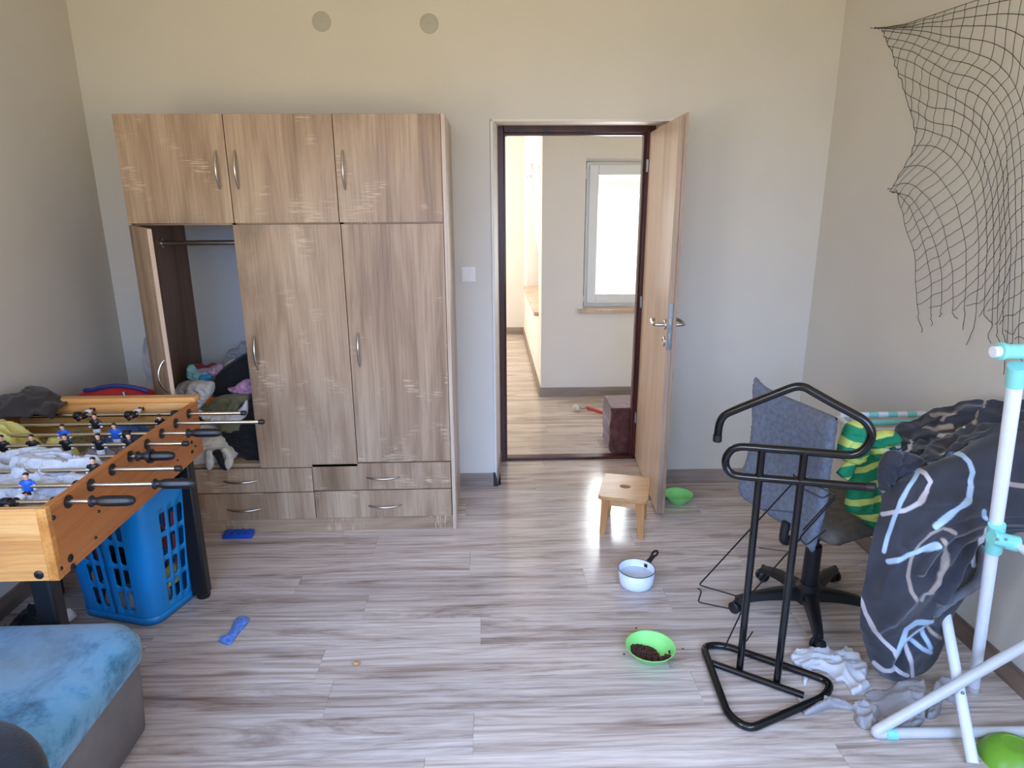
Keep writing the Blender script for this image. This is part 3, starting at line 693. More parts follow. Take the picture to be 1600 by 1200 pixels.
def player(parent, x, y, colr, ang=0.0, face=-1, head_only=False):
    q = Matrix.Rotation(ang, 4, 'X'); z0 = RZ
    def T(v): return Vector((x, y, z0)) + (q @ Vector(v))
    mb = MB()
    def ring_stack(st, mi, n=12, power=1.0):
        mb.mi = mi; vs = []; fs = []
        for (z, rx, ry, oy) in st:
            for j in range(n):
                a = 2*pi*j/n; vs.append(T((rx*cos(a), ry*sin(a)+oy, z)))
        for i in range(len(st)-1):
            for j in range(n): fs.append((i*n+j, i*n+(j+1) % n, (i+1)*n+(j+1) % n, (i+1)*n+j))
        fs += [tuple(range(n))[::-1], tuple(range((len(st)-1)*n, len(st)*n))]
        mb.add(vs, fs)
    s_ = 0.92
    ring_stack([(-.018*s_, .0125, .0095, 0), (0, .0145, .011, 0), (.014*s_, .0165, .011, 0), (.0215*s_, .0135, .009, 0), (.0235*s_, .006, .006, 0)], 1)   # shirt
    ring_stack([(.0225*s_, .0052, .0052, 0), (.029*s_, .0050, .0052, 0)], 0, 10)                                   # neck
    ring_stack([(.027*s_, .004, .005, 0), (.031*s_, .0068, .0078, 0), (.037*s_, .0078, .0085, 0), (.042*s_, .0072, .008, 0), (.046*s_, .0035, .004, 0)], 0)  # head
    ring_stack([(.0385*s_, .0083, .0090, -face*.0012), (.043*s_, .0078, .0086, -face*.0008), (.0475*s_, .004, .0045, 0)], 2)  # hair
    ring_stack([(-.040*s_, .0132, .0098, 0), (-.030*s_, .0142, .0105, 0), (-.0178*s_, .013, .0098, 0)], 3)              # shorts
    for sd in (-1, 1):
        mb.mi = 1; mb.tube([T((sd*.0155, 0, .017*s_)), T((sd*.0205, 0, .004))], [.0048, .0050], 8)
        mb.mi = 3; mb.tube([T((sd*.0203, 0, .006)), T((sd*.0215, face*.002, -.010))], [.0056, .0046], 8)
        mb.mi = 0; mb.tube([T((sd*.0065, 0, -.039*s_)), T((sd*.0062, 0, -.054*s_))], [.0052, .0042], 8)
        mb.mi = 1; mb.tube([T((sd*.0062, 0, -.053*s_)), T((sd*.0060, 0, -.068*s_)), T((sd*.006, face*.007, -.072*s_))], [.0047, .0048, .0042], 8)
    cm = 'fblue' if colr == 'b' else 'fblack'
    o = link('player', mb, ['skin', cm, 'hair', 'fwhite'], parent=parent)
    return o
rods = []
for i, (y, xe, hd) in enumerate(zip(RY, RE, HAND)):
    x0 = -2.0; xr = xe-0.115 if hd else xe-0.008
    rod = link('rod', MB().tube([(x0, y, RZ), (xr, y, RZ)], 0.0072, 14), 'chrome', parent=ft); rods.append(rod)
    link('bushing', MB().lathe([(0.0075, 0), (0.019, 0), (0.019, 0.004), (0.0105, 0.006), (0.0075, 0.006)], (TX1, y, RZ), 22, (1, 0, 0)), 'black', parent=rod)
    link('bushing', MB().lathe([(0.0075, 0), (0.015, 0), (0.015, 0.02), (0.0075, 0.02)], (TX1-0.022, y, RZ), 20, (-1, 0, 0)), 'black', parent=rod)
    if hd:
        hs = xe-0.125; pr = [(0, 0), (.014, 0), (.017, .003), (.017, .007), (.0125, .010), (.0105, .016), (.0125, .024), (.0155, .034), (.016, .06), (.0155, .105), (.0125, .118), (.006, .1245), (0, .125)]
        mb = MB(); n = 28
        vs = []; fs = []
        for r, h in pr:
            for j in range(n):
                rr = r*(0.93 if (j % 4 < 2 and .03 < h < .11) else 1.0); a = 2*pi*j/n; vs.append(Vector((hs+h, y+rr*cos(a), RZ+rr*sin(a))))
        for k_ in range(len(pr)-1):
            for j in range(n): fs.append((k_*n+j, k_*n+(j+1) % n, (k_+1)*n+(j+1) % n, (k_+1)*n+j))
        mb.add(vs, fs); link('handle', mb, 'black', parent=rod)
    else:
        link('end_cap', MB().lathe([(0, -0.012), (.0086, -0.012), (.0098, -0.010), (.0098, 0.006), (.0075, 0.009), (0, .009)], (xe-0.006, y, RZ), 16, (1, 0, 0)), 'black', parent=rod)
link('stop_ring', MB().lathe([(0.0075, 0), (0.024, 0), (0.024, 0.012), (0.0075, 0.012)], (at(232, 711, 1, RY[4]).x, RY[4], RZ), 24, (1, 0, 0)), 'black', parent=rods[4])
def bumper(i, px, py, w_=0.022):
    x = at(px, py, 1, RY[i]).x
    link('bumper', MB().lathe([(0.0075, 0), (0.0145, 0), (0.0155, 0.004), (0.0155, w_-0.004), (0.0145, w_), (0.0075, w_)], (x, RY[i], RZ), 20, (1, 0, 0)), 'black', parent=rods[i])
bumper(0, 116, 644); bumper(0, 196, 643); bumper(0, 268, 641); bumper(2, 193, 673); bumper(6, 117, 760); bumper(7, 6, 796); bumper(3, 203, 690)
def man(i, px, py, c, ang=0.0): player(rods[i], at(px, py, 1, RY[i]).x, RY[i], c, ang)
man(1, 149, 660, 'k'); man(1, 252, 657, 'k', .4); man(2, 100, 676, 'b', .15); man(2, 180, 674, 'b', .1)
for px in (4, 51, 103, 155, 203): man(3, px, 693, 'k', 0.05)
man(5, 148, 738, 'k', 0.0); man(6, 44, 762, 'b', 0.0)
man(0, 130, 645, 'k', 1.7); man(0, 208, 643, 'k', 1.7)
man(7, 22, 797, 'k', 1.6)

# ================================================================== CLOTHES IN AND ON THE TABLE
cl = {
 'knit': cloth_mat('grey_knit', 'bdc0c5', 0.13, 60, 0.7, 260), 'yellow': cloth_mat('yellow_cotton', 'c9c070'), 'darkj': cloth_mat('dark_brown_jacket', '322d2b', 0.2),
 'denim': cloth_mat('blue_denim', '3a5378', 0.2, 30, 0.5), 'taupe': cloth_mat('taupe_cloth', '7f7672'), 'olive': cloth_mat('olive_cloth', '6d6a4a'),
 'redbag': cloth_mat('red_nylon', 'a3141c', 0.08, 10, 0.2, 90, 0.55), 'bluebag': cloth_mat('navy_nylon', '1f2c63', 0.1, 10, 0.2, 90, 0.5),
 'rust': cloth_mat('rust_red_cloth', '8c3524'), 'whitec': cloth_mat('white_cotton', 'cfcdcb', 0.06), 'greyt': cloth_mat('light_grey_cotton', 'a19d9c', 0.08),
 'blackc': cloth_mat('black_cloth', '111114', 0.25, 12, 0.2), 'turq': cloth_mat('turquoise_print', '7fb3b8', 0.3, 30), 'maroon': cloth_mat('maroon_cloth', '74222e'),
 'pinkp': cloth_mat('pink_print', 'b0809a', 0.5, 45), 'orange': cloth_mat('orange_cloth', 'c25a22'), 'khaki': cloth_mat('khaki_cloth', '66664a', 0.15),
 'plush': cloth_mat('cream_plush', 'cfc8b6', 0.12, 50, 0.9, 200, 0.95, 0.5), 'cream': cloth_mat('cream_cloth', 'cbbfae'), 'sock': cloth_mat('blue_sock', '5f86cf', 0.2, 60, 0.4),
 'bluet': cloth_mat('blue_cotton', '2f8fc4'), 'purple': cloth_mat('dusty_rose_print', 'a58a98', 0.35, 60), 'navy': cloth_mat('navy_plush', '171a21', 0.35, 30, 0.5),
}
PZ = TZ0+0.056
def th(o, lb, cat, grp=None): return tag(o, lb, cat, grp)
TC = (TX0+0.026, TX1-0.026, TY0+0.024, TY1-0.024, RZ-0.010)
TG = 'clothes piled in the table football game'
def tcl(name, x, y, rx, ry, h, mt, lb, **kw):
    top_ = kw.pop('top', RZ-0.010)
    kw.setdefault('pw', 5); kw.setdefault('irr', 0.10)
    o = heap(name, (x, y, PZ), rx, ry, h, mt, clip=TC[:4]+(top_,), **kw); th(o, lb, 'clothes', TG)
tcl('knitted_sweater', -1.56, -1.83, 0.40, 0.20, 0.155, cl['knit'], 'light grey knitted garment filling the near end of the football table', rot=0.05, amp=0.05, sc=8, seed=3, pw=9, top=RZ-.004, rings=60, segs=160)
tcl('knitted_sleeve', -1.52, -1.62, 0.33, 0.105, 0.185, cl['knit'], 'grey knitted sleeve rolled along the middle of the football table', top=.868, amp=0.046, sc=9, seed=11, pw=7, rings=50, segs=140)
tcl('yellow_shirt', -1.79, -1.35, 0.15, 0.15, 0.185, cl['yellow'], 'pale yellow cotton shirt crumpled on the left of the football table', top=.875, rot=0.3, amp=0.04, sc=7, seed=21)
tcl('yellow_sleeve', -1.60, -1.40, 0.13, 0.075, 0.15, cl['yellow'], 'pale yellow sleeve lying under the third rod of the football table', rot=-0.3, amp=0.025, sc=9, seed=25)
tcl('taupe_trousers', -1.42, -1.42, 0.19, 0.12, 0.125, cl['taupe'], 'taupe trousers lying between the blue players in the football table', rot=0.1, amp=0.028, sc=9, seed=31)
tcl('blue_jeans', -1.40, -1.19, 0.16, 0.10, 0.135, cl['denim'], 'folded blue denim jeans at the far end of the football table', rot=0.05, amp=0.022, sc=9, seed=41)
tcl('olive_cloth', -1.64, -1.24, 0.12, 0.12, 0.11, cl['olive'], 'olive brown cloth wedged beside the jeans in the football table', amp=0.025, sc=10, seed=43)
tcl('rust_cloth', -1.90, -1.24, 0.05, 0.12, 0.13, cl['rust'], 'rust red cloth at the far left edge of the football table', amp=0.02, seed=47)
# dark jacket thrown over the far left corner
C = lambda x, y, ax, v: at(x, y, ax, v)
jk = [[C(-60, 640, 1, -0.98), C(-10, 630, 1, -0.98), C(40, 618, 1, -0.98), C(60, 612, 1, -0.97), C(85, 625, 1, -0.98), C(104, 632, 1, -0.97)],
      [C(-60, 634, 1, -1.07), C(-10, 632, 1, -1.07), C(30, 622, 1, -1.07), C(58, 616, 1, -1.06), C(80, 628, 1, -1.07), C(102, 634, 1, -1.06)],
      [C(-60, 640, 1, -1.14), C(-10, 640, 1, -1.14), C(25, 632, 1, -1.14), C(48, 634, 1, -1.14), C(72, 640, 1, -1.14), C(88, 645, 1, -1.13)],
      [C(-60, 665, 1, -1.20), C(-10, 662, 1, -1.20), C(20, 655, 1, -1.20), C(45, 654, 1, -1.20), C(66, 654, 1, -1.19), C(80, 656, 1, -1.17)]]
th(cloth('dark_jacket', jk, cl['darkj'], amp=0.030, su=5, sv=3, sc=9, seed=5, thick=0.008, n=60, up=Vector((0, -.5, 1))), 'dark brown jacket thrown over the far left corner of the football table', 'jacket')



# red and navy bag standing in the corner behind the table
def soft_box(name, c, hx_, hy_, z0, z1, mt, rot=0, pw=3.0, amp=0.012, seed=0, n=56, k=40, taper=0.0, parent=None, lean=0.0, topr=0.35):
    P = []
    for i in range(k+1):
        t = i/k
        zz = z0+(z1-z0)*t; e = 1.0
        if t > 1-topr: e = (1-((t-(1-topr))/topr)**2.4)**(1/2.0) if t < 1 else 0.001
        if t < 0.06: e = 0.9+0.1*(t/0.06)
        row = []
        for j in range(n):
            a = 2*pi*j/n; ca, sa = cos(a), sin(a)
            x = abs(ca)**(2/pw)*hx_*(1 if ca > 0 else -1)*e*(1-taper*t); y = abs(sa)**(2/pw)*hy_*(1 if sa > 0 else -1)*e*(1-taper*t)
            d = noise.noise(Vector((x*7+seed, y*7, zz*7)))*amp+ridge(noise.noise(Vector((x*4+seed+9, y*4, zz*9))))*amp*0.6
            l_ = sqrt(x*x+y*y)+1e-6; x += x/l_*d; y += y/l_*d
            row.append(Vector((c[0]+x*cos(rot)-y*sin(rot), c[1]+x*sin(rot)+y*cos(rot)+lean*t, zz+amp*0.4*noise.noise(Vector((x*9, y*9, seed))))))
        P.append(row)
    mb = MB().grid(P, close_u=True); o = len(mb.v); mb.add([v.copy() for v in P[0]], [tuple(range(n))]); mb.add([v.copy() for v in P[-1]], [tuple(range(n))])
    return link(name, mb, mt, parent=parent, smooth=True)
bag = thing('travel_bag', (-1.68, -0.80, 0), 'big red bag with navy top edge standing in the corner behind the football table', 'bag')
YB = -0.80
bt = [at(x, y, 1, YB) for x, y in ((119, 632), (121, 617), (134, 608), (150, 607), (166, 603), (190, 601), (215, 604), (236, 610), (243, 622))]
ol = [(p.x+1.68, p.z) for p in bt]+[(bt[-1].x+1.685, .6), (bt[-1].x+1.69, .2), (bt[-1].x+1.68, .01), (bt[0].x+1.67, .01), (bt[0].x+1.66, .2), (bt[0].x+1.67, .6)]
fillshape('bag_body', (-1.68, YB, 0), (1, 0, 0), (0, 0, 1), (0, -1, 0), ol, 0.085, cl['redbag'], w=0.09, amp=0.010, sc=9, back=1.0, step=0.014, parent=bag, seed=4)
link('zip_edge', MB().tube([cr(bt[2:8], i/4)+Vector((0, -.022, .001)) for i in range(21)], [.003]+[.010]*19+[.006], 10), cl['bluebag'], parent=bag)
link('strap', MB().tube([(-1.585, YB-.085, .78), (-1.588, YB-.09, .83), (-1.60, YB-.075, .86)], .007, 8), 'zinc', parent=bag)
hg = [[C(226, 528, 1, -0.45), C(232, 528, 1, -0.45), C(250, 530, 1, -0.45)], [C(224, 548, 1, -0.42), C(233, 550, 1, -0.42), C(250, 552, 1, -0.44)], [C(225, 566, 1, -0.43), C(233, 572, 1, -0.43), C(250, 572, 1, -0.45)],
      [C(228, 590, 1, -0.42), C(238, 592, 1, -0.42), C(254, 590, 1, -0.44)], [C(229, 612, 1, -0.45), C(240, 612, 1, -0.45), C(256, 612, 1, -0.45)]]

# ================================================================== CLOTHES IN THE WARDROBE
GW = 'clothes heaped in the open wardrobe bay'
def wc(name, px, Y, bulge, mt, lb, cat='clothes', **kw):
    kw.setdefault('back', 0.9); kw.setdefault('w', 0.028); kw.setdefault('amp', 0.014); kw.setdefault('step', 0.006); bulge *= 0.75
    o = pblob(name, px, 1, Y, bulge, mt, **kw); tag(o, lb, cat, GW); return o
th(heap('grey_blanket_heap', (-1.405, -0.235, 0.377), 0.185, 0.185, 0.36, cl['greyt'], amp=0.03, seed=51, irr=0.06, pw=5), 'grey cloth at the bottom back of the heap in the wardrobe', 'clothes', GW)
wc('crumpled_shirt', [(345, 585), (352, 560), (358, 547), (370, 543), (378, 533), (392, 538), (398, 560), (375, 580)], -0.20, 0.05, cl['greyt'], 'light grey crumpled shirt, topmost in the wardrobe heap', seed=1, sc=18)
wc('printed_shirt', [(330, 605), (333, 585), (345, 572), (358, 564), (368, 560), (366, 575), (352, 590), (346, 625), (334, 622)], -0.27, 0.05, cl['whitec'], 'white shirt with a faint print running along the black bag', seed=2)
wc('black_backpack', [(334, 612), (332, 598), (342, 581), (360, 566), (388, 549), (412, 545), (418, 600), (412, 622), (375, 624), (350, 622)], -0.34, 0.08, cl['blackc'], 'black backpack at the right of the wardrobe heap', 'bag', seed=3, amp=0.004, step=.009)
wc('turquoise_top', [(293, 572), (301, 569), (310, 578), (325, 582), (331, 590), (322, 597), (300, 598), (293, 588)], -0.36, 0.04, cl['turq'], 'turquoise patterned top at the left of the wardrobe heap', seed=4, sc=20)
wc('blue_scrap', [(312, 588), (325, 585), (331, 588), (322, 597), (312, 597)], -0.39, 0.02, cl['bluet'], 'bright blue corner of cloth under the turquoise top', seed=5)
wc('maroon_cloth', [(302, 571), (313, 568), (322, 571), (332, 567), (342, 570), (335, 578), (312, 578)], -0.33, 0.035, cl['maroon'], 'maroon cloth behind the turquoise top', seed=6)
wc('rose_cloth', [(308, 576), (325, 574), (345, 568), (350, 577), (336, 588), (318, 584)], -0.345, 0.035, cl['purple'], 'dusty rose printed cloth between maroon cloth and white shirt', seed=7, sc=22)
wc('grey_shirt', [(276, 604), (284, 597), (298, 595), (300, 610), (296, 628), (278, 628), (272, 618)], -0.43, 0.045, cl['greyt'], 'grey shirt at the left beside the open wardrobe door', seed=8)
wc('white_shirt', [(294, 600), (304, 594), (320, 595), (333, 598), (334, 612), (324, 628), (313, 641), (300, 634), (292, 618)], -0.44, 0.065, cl['whitec'], 'white shirt with pale blue folds, centre left of the wardrobe heap', seed=9, sc=16, amp=0.012)
wc('orange_scrap', [(320, 628), (326, 621), (336, 622), (338, 634), (322, 641)], -0.45, 0.02, cl['orange'], 'small orange piece of cloth in the wardrobe heap', seed=10)
wc('pink_print_top', [(355, 607), (366, 604), (372, 599), (384, 592), (394, 594), (396, 612), (384, 618), (366, 616)], -0.455, 0.03, cl['pinkp'], 'pink and magenta printed top on the black backpack', seed=11, sc=20)
wc('khaki_trousers', [(314, 640), (326, 630), (340, 620), (356, 616), (388, 616), (390, 624), (376, 632), (372, 642), (345, 646)], -0.48, 0.035, cl['khaki'], 'khaki green trousers folded across the wardrobe heap', seed=12, amp=0.012, rotf=0.5)
wc('white_blouse', [(310, 640), (325, 645), (350, 647), (372, 640), (386, 624), (387, 645), (378, 656), (355, 662), (328, 661), (314, 652)], -0.495, 0.03, cl['whitec'], 'white blouse hanging in a curve below the khaki trousers', seed=13, rotf=0.2)
wc('khaki_trouser_leg', [(340, 660), (372, 655), (376, 672), (352, 676)], -0.475, 0.03, cl['khaki'], 'khaki green trouser leg below the white blouse', seed=14)
wc('black_coat', [(344, 668), (372, 662), (386, 640), (398, 600), (412, 600), (418, 700), (416, 722), (390, 718), (368, 704), (352, 686)], -0.44, 0.06, cl['blackc'], 'black coat lying at the bottom right of the open wardrobe bay', 'coat', seed=15, amp=0.012, sc=9)
wc('cream_pillow', [(296, 660), (320, 658), (348, 668), (352, 680), (330, 690), (300, 690)], -0.44, 0.05, cl['cream'], 'cream cloth above the plush toy in the wardrobe', seed=16)
pt = thing('plush_toy', (-1.47, -0.47, 0.377), 'cream plush toy with a black patch hanging over the wardrobe shelf edge', 'toy', GW)
pblob('plush_body', [(292, 690), (310, 680), (345, 676), (356, 692), (372, 707), (360, 720), (330, 724), (304, 725), (290, 712)], 1, -0.47, 0.065, cl['plush'], back=0.6, w=0.05, amp=0.006, parent=pt, seed=17)
pblob('paw', [(321, 706), (328, 702), (334, 708), (334, 727), (329, 734), (322, 730)], 1, -0.56, 0.016, cl['plush'], back=0.6, w=0.02, amp=0.002, parent=pt, seed=18, step=0.006)
pblob('ear', [(344, 702), (353, 699), (362, 708), (365, 720), (361, 730), (355, 734), (350, 724), (352, 712)], 1, -0.56, 0.014, cl['plush'], back=0.6, w=0.02, amp=0.002, parent=pt, seed=19, step=0.006)
ep = pblob('black_patch', [(331, 707), (341, 702), (347, 708), (351, 722), (356, 733), (350, 735), (342, 727), (337, 716)], 1, -0.565, 0.010, cl['blackc'], back=0.6, w=0.02, amp=0.003, parent=pt, seed=20, step=0.006)
o = cloth('hanging_garment', hg, cl['greyt'], amp=0.01, su=2, sv=4, n=24, thick=0.02, seed=8); th(o, 'grey garment hanging in the gap between wardrobe side and wall', 'garment')

# ================================================================== LAUNDRY BASKET
cb = thing('laundry_basket', (-1.515, -1.14, 0), 'bright blue plastic laundry basket with slotted sides standing under the football table', 'basket')
cang = radians(-17); CHX, CHY, CHZ = 0.180, 0.135, 0.555
def crate_pt(s, t, off=0.0):
    """s: 0..1 around the rounded rectangle from the middle of the near side, t: 0..1 upwards"""
    k_ = 1+0.20*t; hx_, hy_ = CHX*k_, CHY*k_; r = 0.055
    segs = [(hx_-r), pi*r/2, 2*(hy_-r), pi*r/2, 2*(hx_-r), pi*r/2, 2*(hy_-r), pi*r/2, (hx_-r)]
    tot = sum(segs); d = (s % 1.0)*tot; i = 0
    while d > segs[i] and i < 8: d -= segs[i]; i += 1
    if i == 0: p, n_ = (d, -hy_), (0, -1)
    elif i in (1, 3, 5, 7):
        cx_, cy_, a0 = {1: (hx_-r, -hy_+r, -pi/2), 3: (hx_-r, hy_-r, 0), 5: (-hx_+r, hy_-r, pi/2), 7: (-hx_+r, -hy_+r, pi)}[i]
        a = a0+d/r; p, n_ = (cx_+r*cos(a), cy_+r*sin(a)), (cos(a), sin(a))
    elif i == 2: p, n_ = (hx_, -hy_+r+d), (1, 0)
    elif i == 4: p, n_ = (hx_-r-d, hy_), (0, 1)
    elif i == 6: p, n_ = (-hx_, hy_-r-d), (-1, 0)
    else: p, n_ = (-hx_+r+d, -hy_), (0, -1)
    x, y = p[0]+n_[0]*off, p[1]+n_[1]*off
    return Vector((-1.515+x*cos(cang)-y*sin(cang), -1.140+x*sin(cang)+y*cos(cang), 0.004+t*CHZ))
tot_ = 4*(CHX-.055)+4*(CHY-.055)+2*pi*.055
S_f0 = [(-0.086+i*0.0405)/tot_ for i in range(5)]; wsl = 0.0255/tot_
s_side = ((CHX-.055)+pi*.055/2)/tot_
S_f1 = [s_side+(0.030+i*0.040)/tot_ for i in range(3)]
s_back = ((CHX-.055)+pi*.055+2*(CHY-.055))/tot_; S_f2 = [s_back+(0.045+i*0.0405)/tot_ for i in range(5)]
s_left = s_back+(2*(CHX-.055)+pi*.055/2)/tot_; S_f3 = [s_left+(0.030+i*0.040)/tot_ for i in range(3)]
holes = [(a % 1.0, (a % 1.0)+wsl) for a in S_f0+S_f1+S_f2+S_f3]
TH = [(0.115, 0.265), (0.305, 0.455), (0.495, 0.645), (0.685, 0.835)]
sb = sorted(set([0.0, 1.0]+[x for h in holes for x in h]+[i/64 for i in range(64)]))
sb = [x for i, x in enumerate(sb) if not any(h[0]+1e-6 < x < h[1]-1e-6 for h in holes)]
tb = sorted([0, .05, .9, 1.0]+[x for h in TH for x in h])
def crate_shell():
    mb = MB()
    for i in range(len(sb)-1):
        for j in range(len(tb)-1):
            s0, s1, t0, t1 = sb[i], sb[i+1], tb[j], tb[j+1]
            hh = any(abs(s0-h[0]) < 1e-6 for h in holes) and any(abs(t0-h[0]) < 1e-6 for h in TH)
            if not hh:
                mb.add([crate_pt(s0, t0), crate_pt(s1, t0), crate_pt(s1, t1), crate_pt(s0, t1)], [(0, 1, 2, 3)])
            else:
                cs = (s1-s0)*0.33; ct = (t1-t0)*0.13
                for (a, b, sa_, ta) in ((s0, t0, cs, ct), (s1, t0, -cs, ct), (s1, t1, -cs, -ct), (s0, t1, cs, -ct)):
                    mb.add([crate_pt(a, b), crate_pt(a+sa_, b), crate_pt(a+sa_*.3, b+ta*.3), crate_pt(a, b+ta)], [(0, 1, 2, 3)])
    nb = [crate_pt(i/64, 0) for i in range(64)]; mb.add(nb, [tuple(range(64))])
    return mb
link('basket_body', crate_shell(), 'crate', parent=cb, solidify=0.004, smooth='auto')
link('rim', MB().tube([crate_pt(i/64, 1.0, 0.006) for i in range(64)], 0.011, 8, closed=True), 'crate', parent=cb)
link('foot_band', MB().grid([[crate_pt(i/64, t, 0.004) for i in range(64)] for t in (0.0, 0.06)], close_u=True), 'crate', parent=cb, solidify=0.004)
def inner(name, x, y, z, rx, ry, h, mt, lb, seed):
    X = -1.515+x*cos(cang)-y*sin(cang); Y = -1.14+x*sin(cang)+y*cos(cang)
    th(heap(name, (X, Y, z), rx, ry, h, mt, rot=cang, amp=0.012, seed=seed, irr=0.03, pw=7, rings=22, segs=60), lb, 'clothes', 'laundry inside the blue basket')
inner('white_laundry', -0.02, 0.0, 0.012, 0.145, 0.105, 0.13, cl['cream'], 'white and cream laundry at the bottom of the blue basket, seen through the slots', 61)
inner('dark_laundry', -0.02, 0.0, 0.155, 0.15, 0.11, 0.12, cl['blackc'], 'black laundry in the middle of the blue basket, seen through the slots', 62)
inner('yellow_laundry', 0.10, 0.03, 0.10, 0.055, 0.075, 0.12, cl['yellow'], 'pale yellow laundry behind the right-hand slots of the blue basket', 63)
inner('dark_red_laundry', 0.09, -0.02, 0.29, 0.07, 0.09, 0.17, cl['maroon'], 'dark red laundry behind the upper right-hand slots of the blue basket', 64)

# small things on the floor at the left
bk = thing('toy_brick', (-1.315, -0.60, 0), 'flat blue plastic toy brick with studs in front of the wardrobe plinth', 'toy')
B0 = at(349, 841, 2, 0); ba = radians(-3)
link('brick_body', MB().box((B0.x, B0.y-0.012, 0), (B0.x+0.145, B0.y+0.05, 0.022)), 'brick', parent=bk, bevel=0.002)
for i in range(4):
    for j in range(2): link('stud', MB().lathe([(0, 0), (.0095, 0), (.0095, .006), (0, .006)], (B0.x+.022+i*.034, B0.y+.004+j*.03, .022), 16), 'brick', parent=bk)
th(pblob('sock', [(342, 1003), (345, 997), (355, 992), (362, 980), (368, 968), (378, 964), (390, 967), (387, 975), (378, 985), (370, 995), (364, 1004), (356, 1008)], 2, 0.001, 0.012, cl['sock'], back=0, w=0.02, amp=0.006, sc=30, step=0.005, flatback=True, rotf=1.0, seed=3), 'blue and white striped sock lying alone on the floor', 'sock')
def clump(name, c, r, mt, lb, cat, seed=0):
    c = Vector(c); mb = MB().ball(c+Vector((0, 0, r*.55)), (r, r*.8, r*.6), 14, 10)
    mb.v = [v+(v-c)*0.35*noise.noise((v-c)*60+Vector((seed, 0, 0))) for v in mb.v]
    for v in mb.v: v.z = max(v.z, 0)
    th(link(name, mb, mt, smooth=True), lb, cat)
c_ = at(557, 1039, 2, 0); clump('crumb', (c_.x, c_.y, 0), 0.013, M['stoolleg'], 'small brown crumb lying on the open floor', 'crumb')

# ================================================================== SOFA
def rring(cx, cy, hx_, hy_, r, n=16):
    P = []
    for (sx_, sy_, a0) in ((1, 1, 0), (-1, 1, pi/2), (-1, -1, pi), (1, -1, 3*pi/2)):
        for i in range(n+1): a = a0+pi/2*i/n; P.append((cx+sx_*(hx_-r)+r*cos(a), cy+sy_*(hy_-r)+r*sin(a)))
    return P
sf = thing('sofa', (-1.58, -2.55, 0), 'taupe sofa corner under a stained light blue cover, front left', 'sofa')
sx0, sx1, sy0, sy1, sz = -1.99, -1.128, -3.3, -1.835, 0.342
scx, scy, shx, shy = (sx0+sx1)/2, (sy0+sy1)/2, (sx1-sx0)/2, (sy1-sy0)/2
mb = MB(); lv = [(0.02, -0.03, .05), (0.03, -0.012, .06), (0.2, 0.0, .07), (sz-.03, 0.004, .08), (sz, -0.012, .09)]
P = [[Vector((x, y, z)) for x, y in rring(scx, scy, shx+o_, shy+o_, r)] for z, o_, r in lv]; mb.grid(P, close_u=True); nn_ = len(P[0]); mb.add(P[0], [tuple(range(nn_))]); mb.add(P[-1], [tuple(range(nn_))])
link('sofa_base', mb, 'sofa', parent=sf, smooth=True)
mt, t, b = base('stained_blue_cover', 0.85)
mp = coords(t); n1 = nd(t, 'ShaderNodeTexNoise', Scale=5.5, Detail=9.0, Roughness=0.72, Distortion=0.4); t.links.new(mp, n1.inputs['Vector'])
n2 = nd(t, 'ShaderNodeTexNoise', Scale=60.0, Detail=3.0); t.links.new(mp, n2.inputs['Vector'])
n3 = nd(t, 'ShaderNodeTexNoise', Scale=2.2, Detail=3.0); t.links.new(mp, n3.inputs['Vector'])
colr = ramp(t, n1.outputs[0], [(0.36, lin('1b465e')), (0.44, lin('356f8c')), (0.53, lin('5a90ad')), (0.72, lin('7099b0'))])
colr = mix(t, colr, lin('76858a'), ramp(t, n3.outputs[0], [(0.45, (0, 0, 0, 1)), (0.7, (.75, .75, .75, 1))]))
t.links.new(colr, b.inputs['Base Color']); bump(t, b, n2.outputs[0], 0.35, 0.004); b.inputs['Sheen Weight'].default_value = 0.3; M['cover'] = mt
mb = MB(); P = []
for z, o_, r in [(sz-.055, .016, .10), (sz-.03, .022, .11), (sz, .024, .12), (sz+.028, .012, .12), (sz+.045, -.02, .12), (sz+.052, -.06, .11)]:
    P.append([Vector((x, y, z+0.006*noise.noise(Vector((x*5, y*5, 2))))) for x, y in rring(scx, scy, shx+o_, shy+o_, r)])
for k_ in range(1, 16):
    f = k_/16; P.append([Vector((scx+(p.x-scx)*(1-f), scy+(p.y-scy)*(1-f), sz+.054+.010*noise.noise(Vector((p.x*(1-f)*4, p.y*(1-f)*4, 3))))) for p in P[5]])
for i, row in enumerate(P[:3]):
    for p in row: p.z += 0.012*noise.noise(Vector((p.x*9, p.y*9, 7)))
mb.grid(P, close_u=True); mb.add([v.copy() for v in P[-1]], [tuple(range(len(P[-1])))])
link('sofa_cover', mb, 'cover', parent=sf, smooth=True)
o = MB().ball((-1.20, -2.63, 0.515), (0.27, 0.22, 0.098), 40, 24); o.v = [v+Vector((0, 0, .012*noise.noise(v*7))) for v in o.v]
th(link('cushion', o, cl['navy'], smooth=True), 'dark navy plush cushion lying on the blue sofa cover', 'cushion')
th(pblob('white_rag', [(44, 958), (60, 955), (80, 953), (95, 954), (108, 958), (120, 962), (100, 975), (60, 975)], 2, 0.02, 0.05, cl['cream'], back=0, flatback=True, w=0.05, amp=0.012, seed=9), 'crumpled cream cloth on the floor behind the sofa under the table', 'cloth')
th(heap('dark_clothes_heap', (-1.86, -1.45, 0.0), 0.15, 0.25, 0.14, cl['blackc'], amp=0.03, seed=71, irr=0.1), 'black clothes heaped on the floor under the football table', 'clothes')

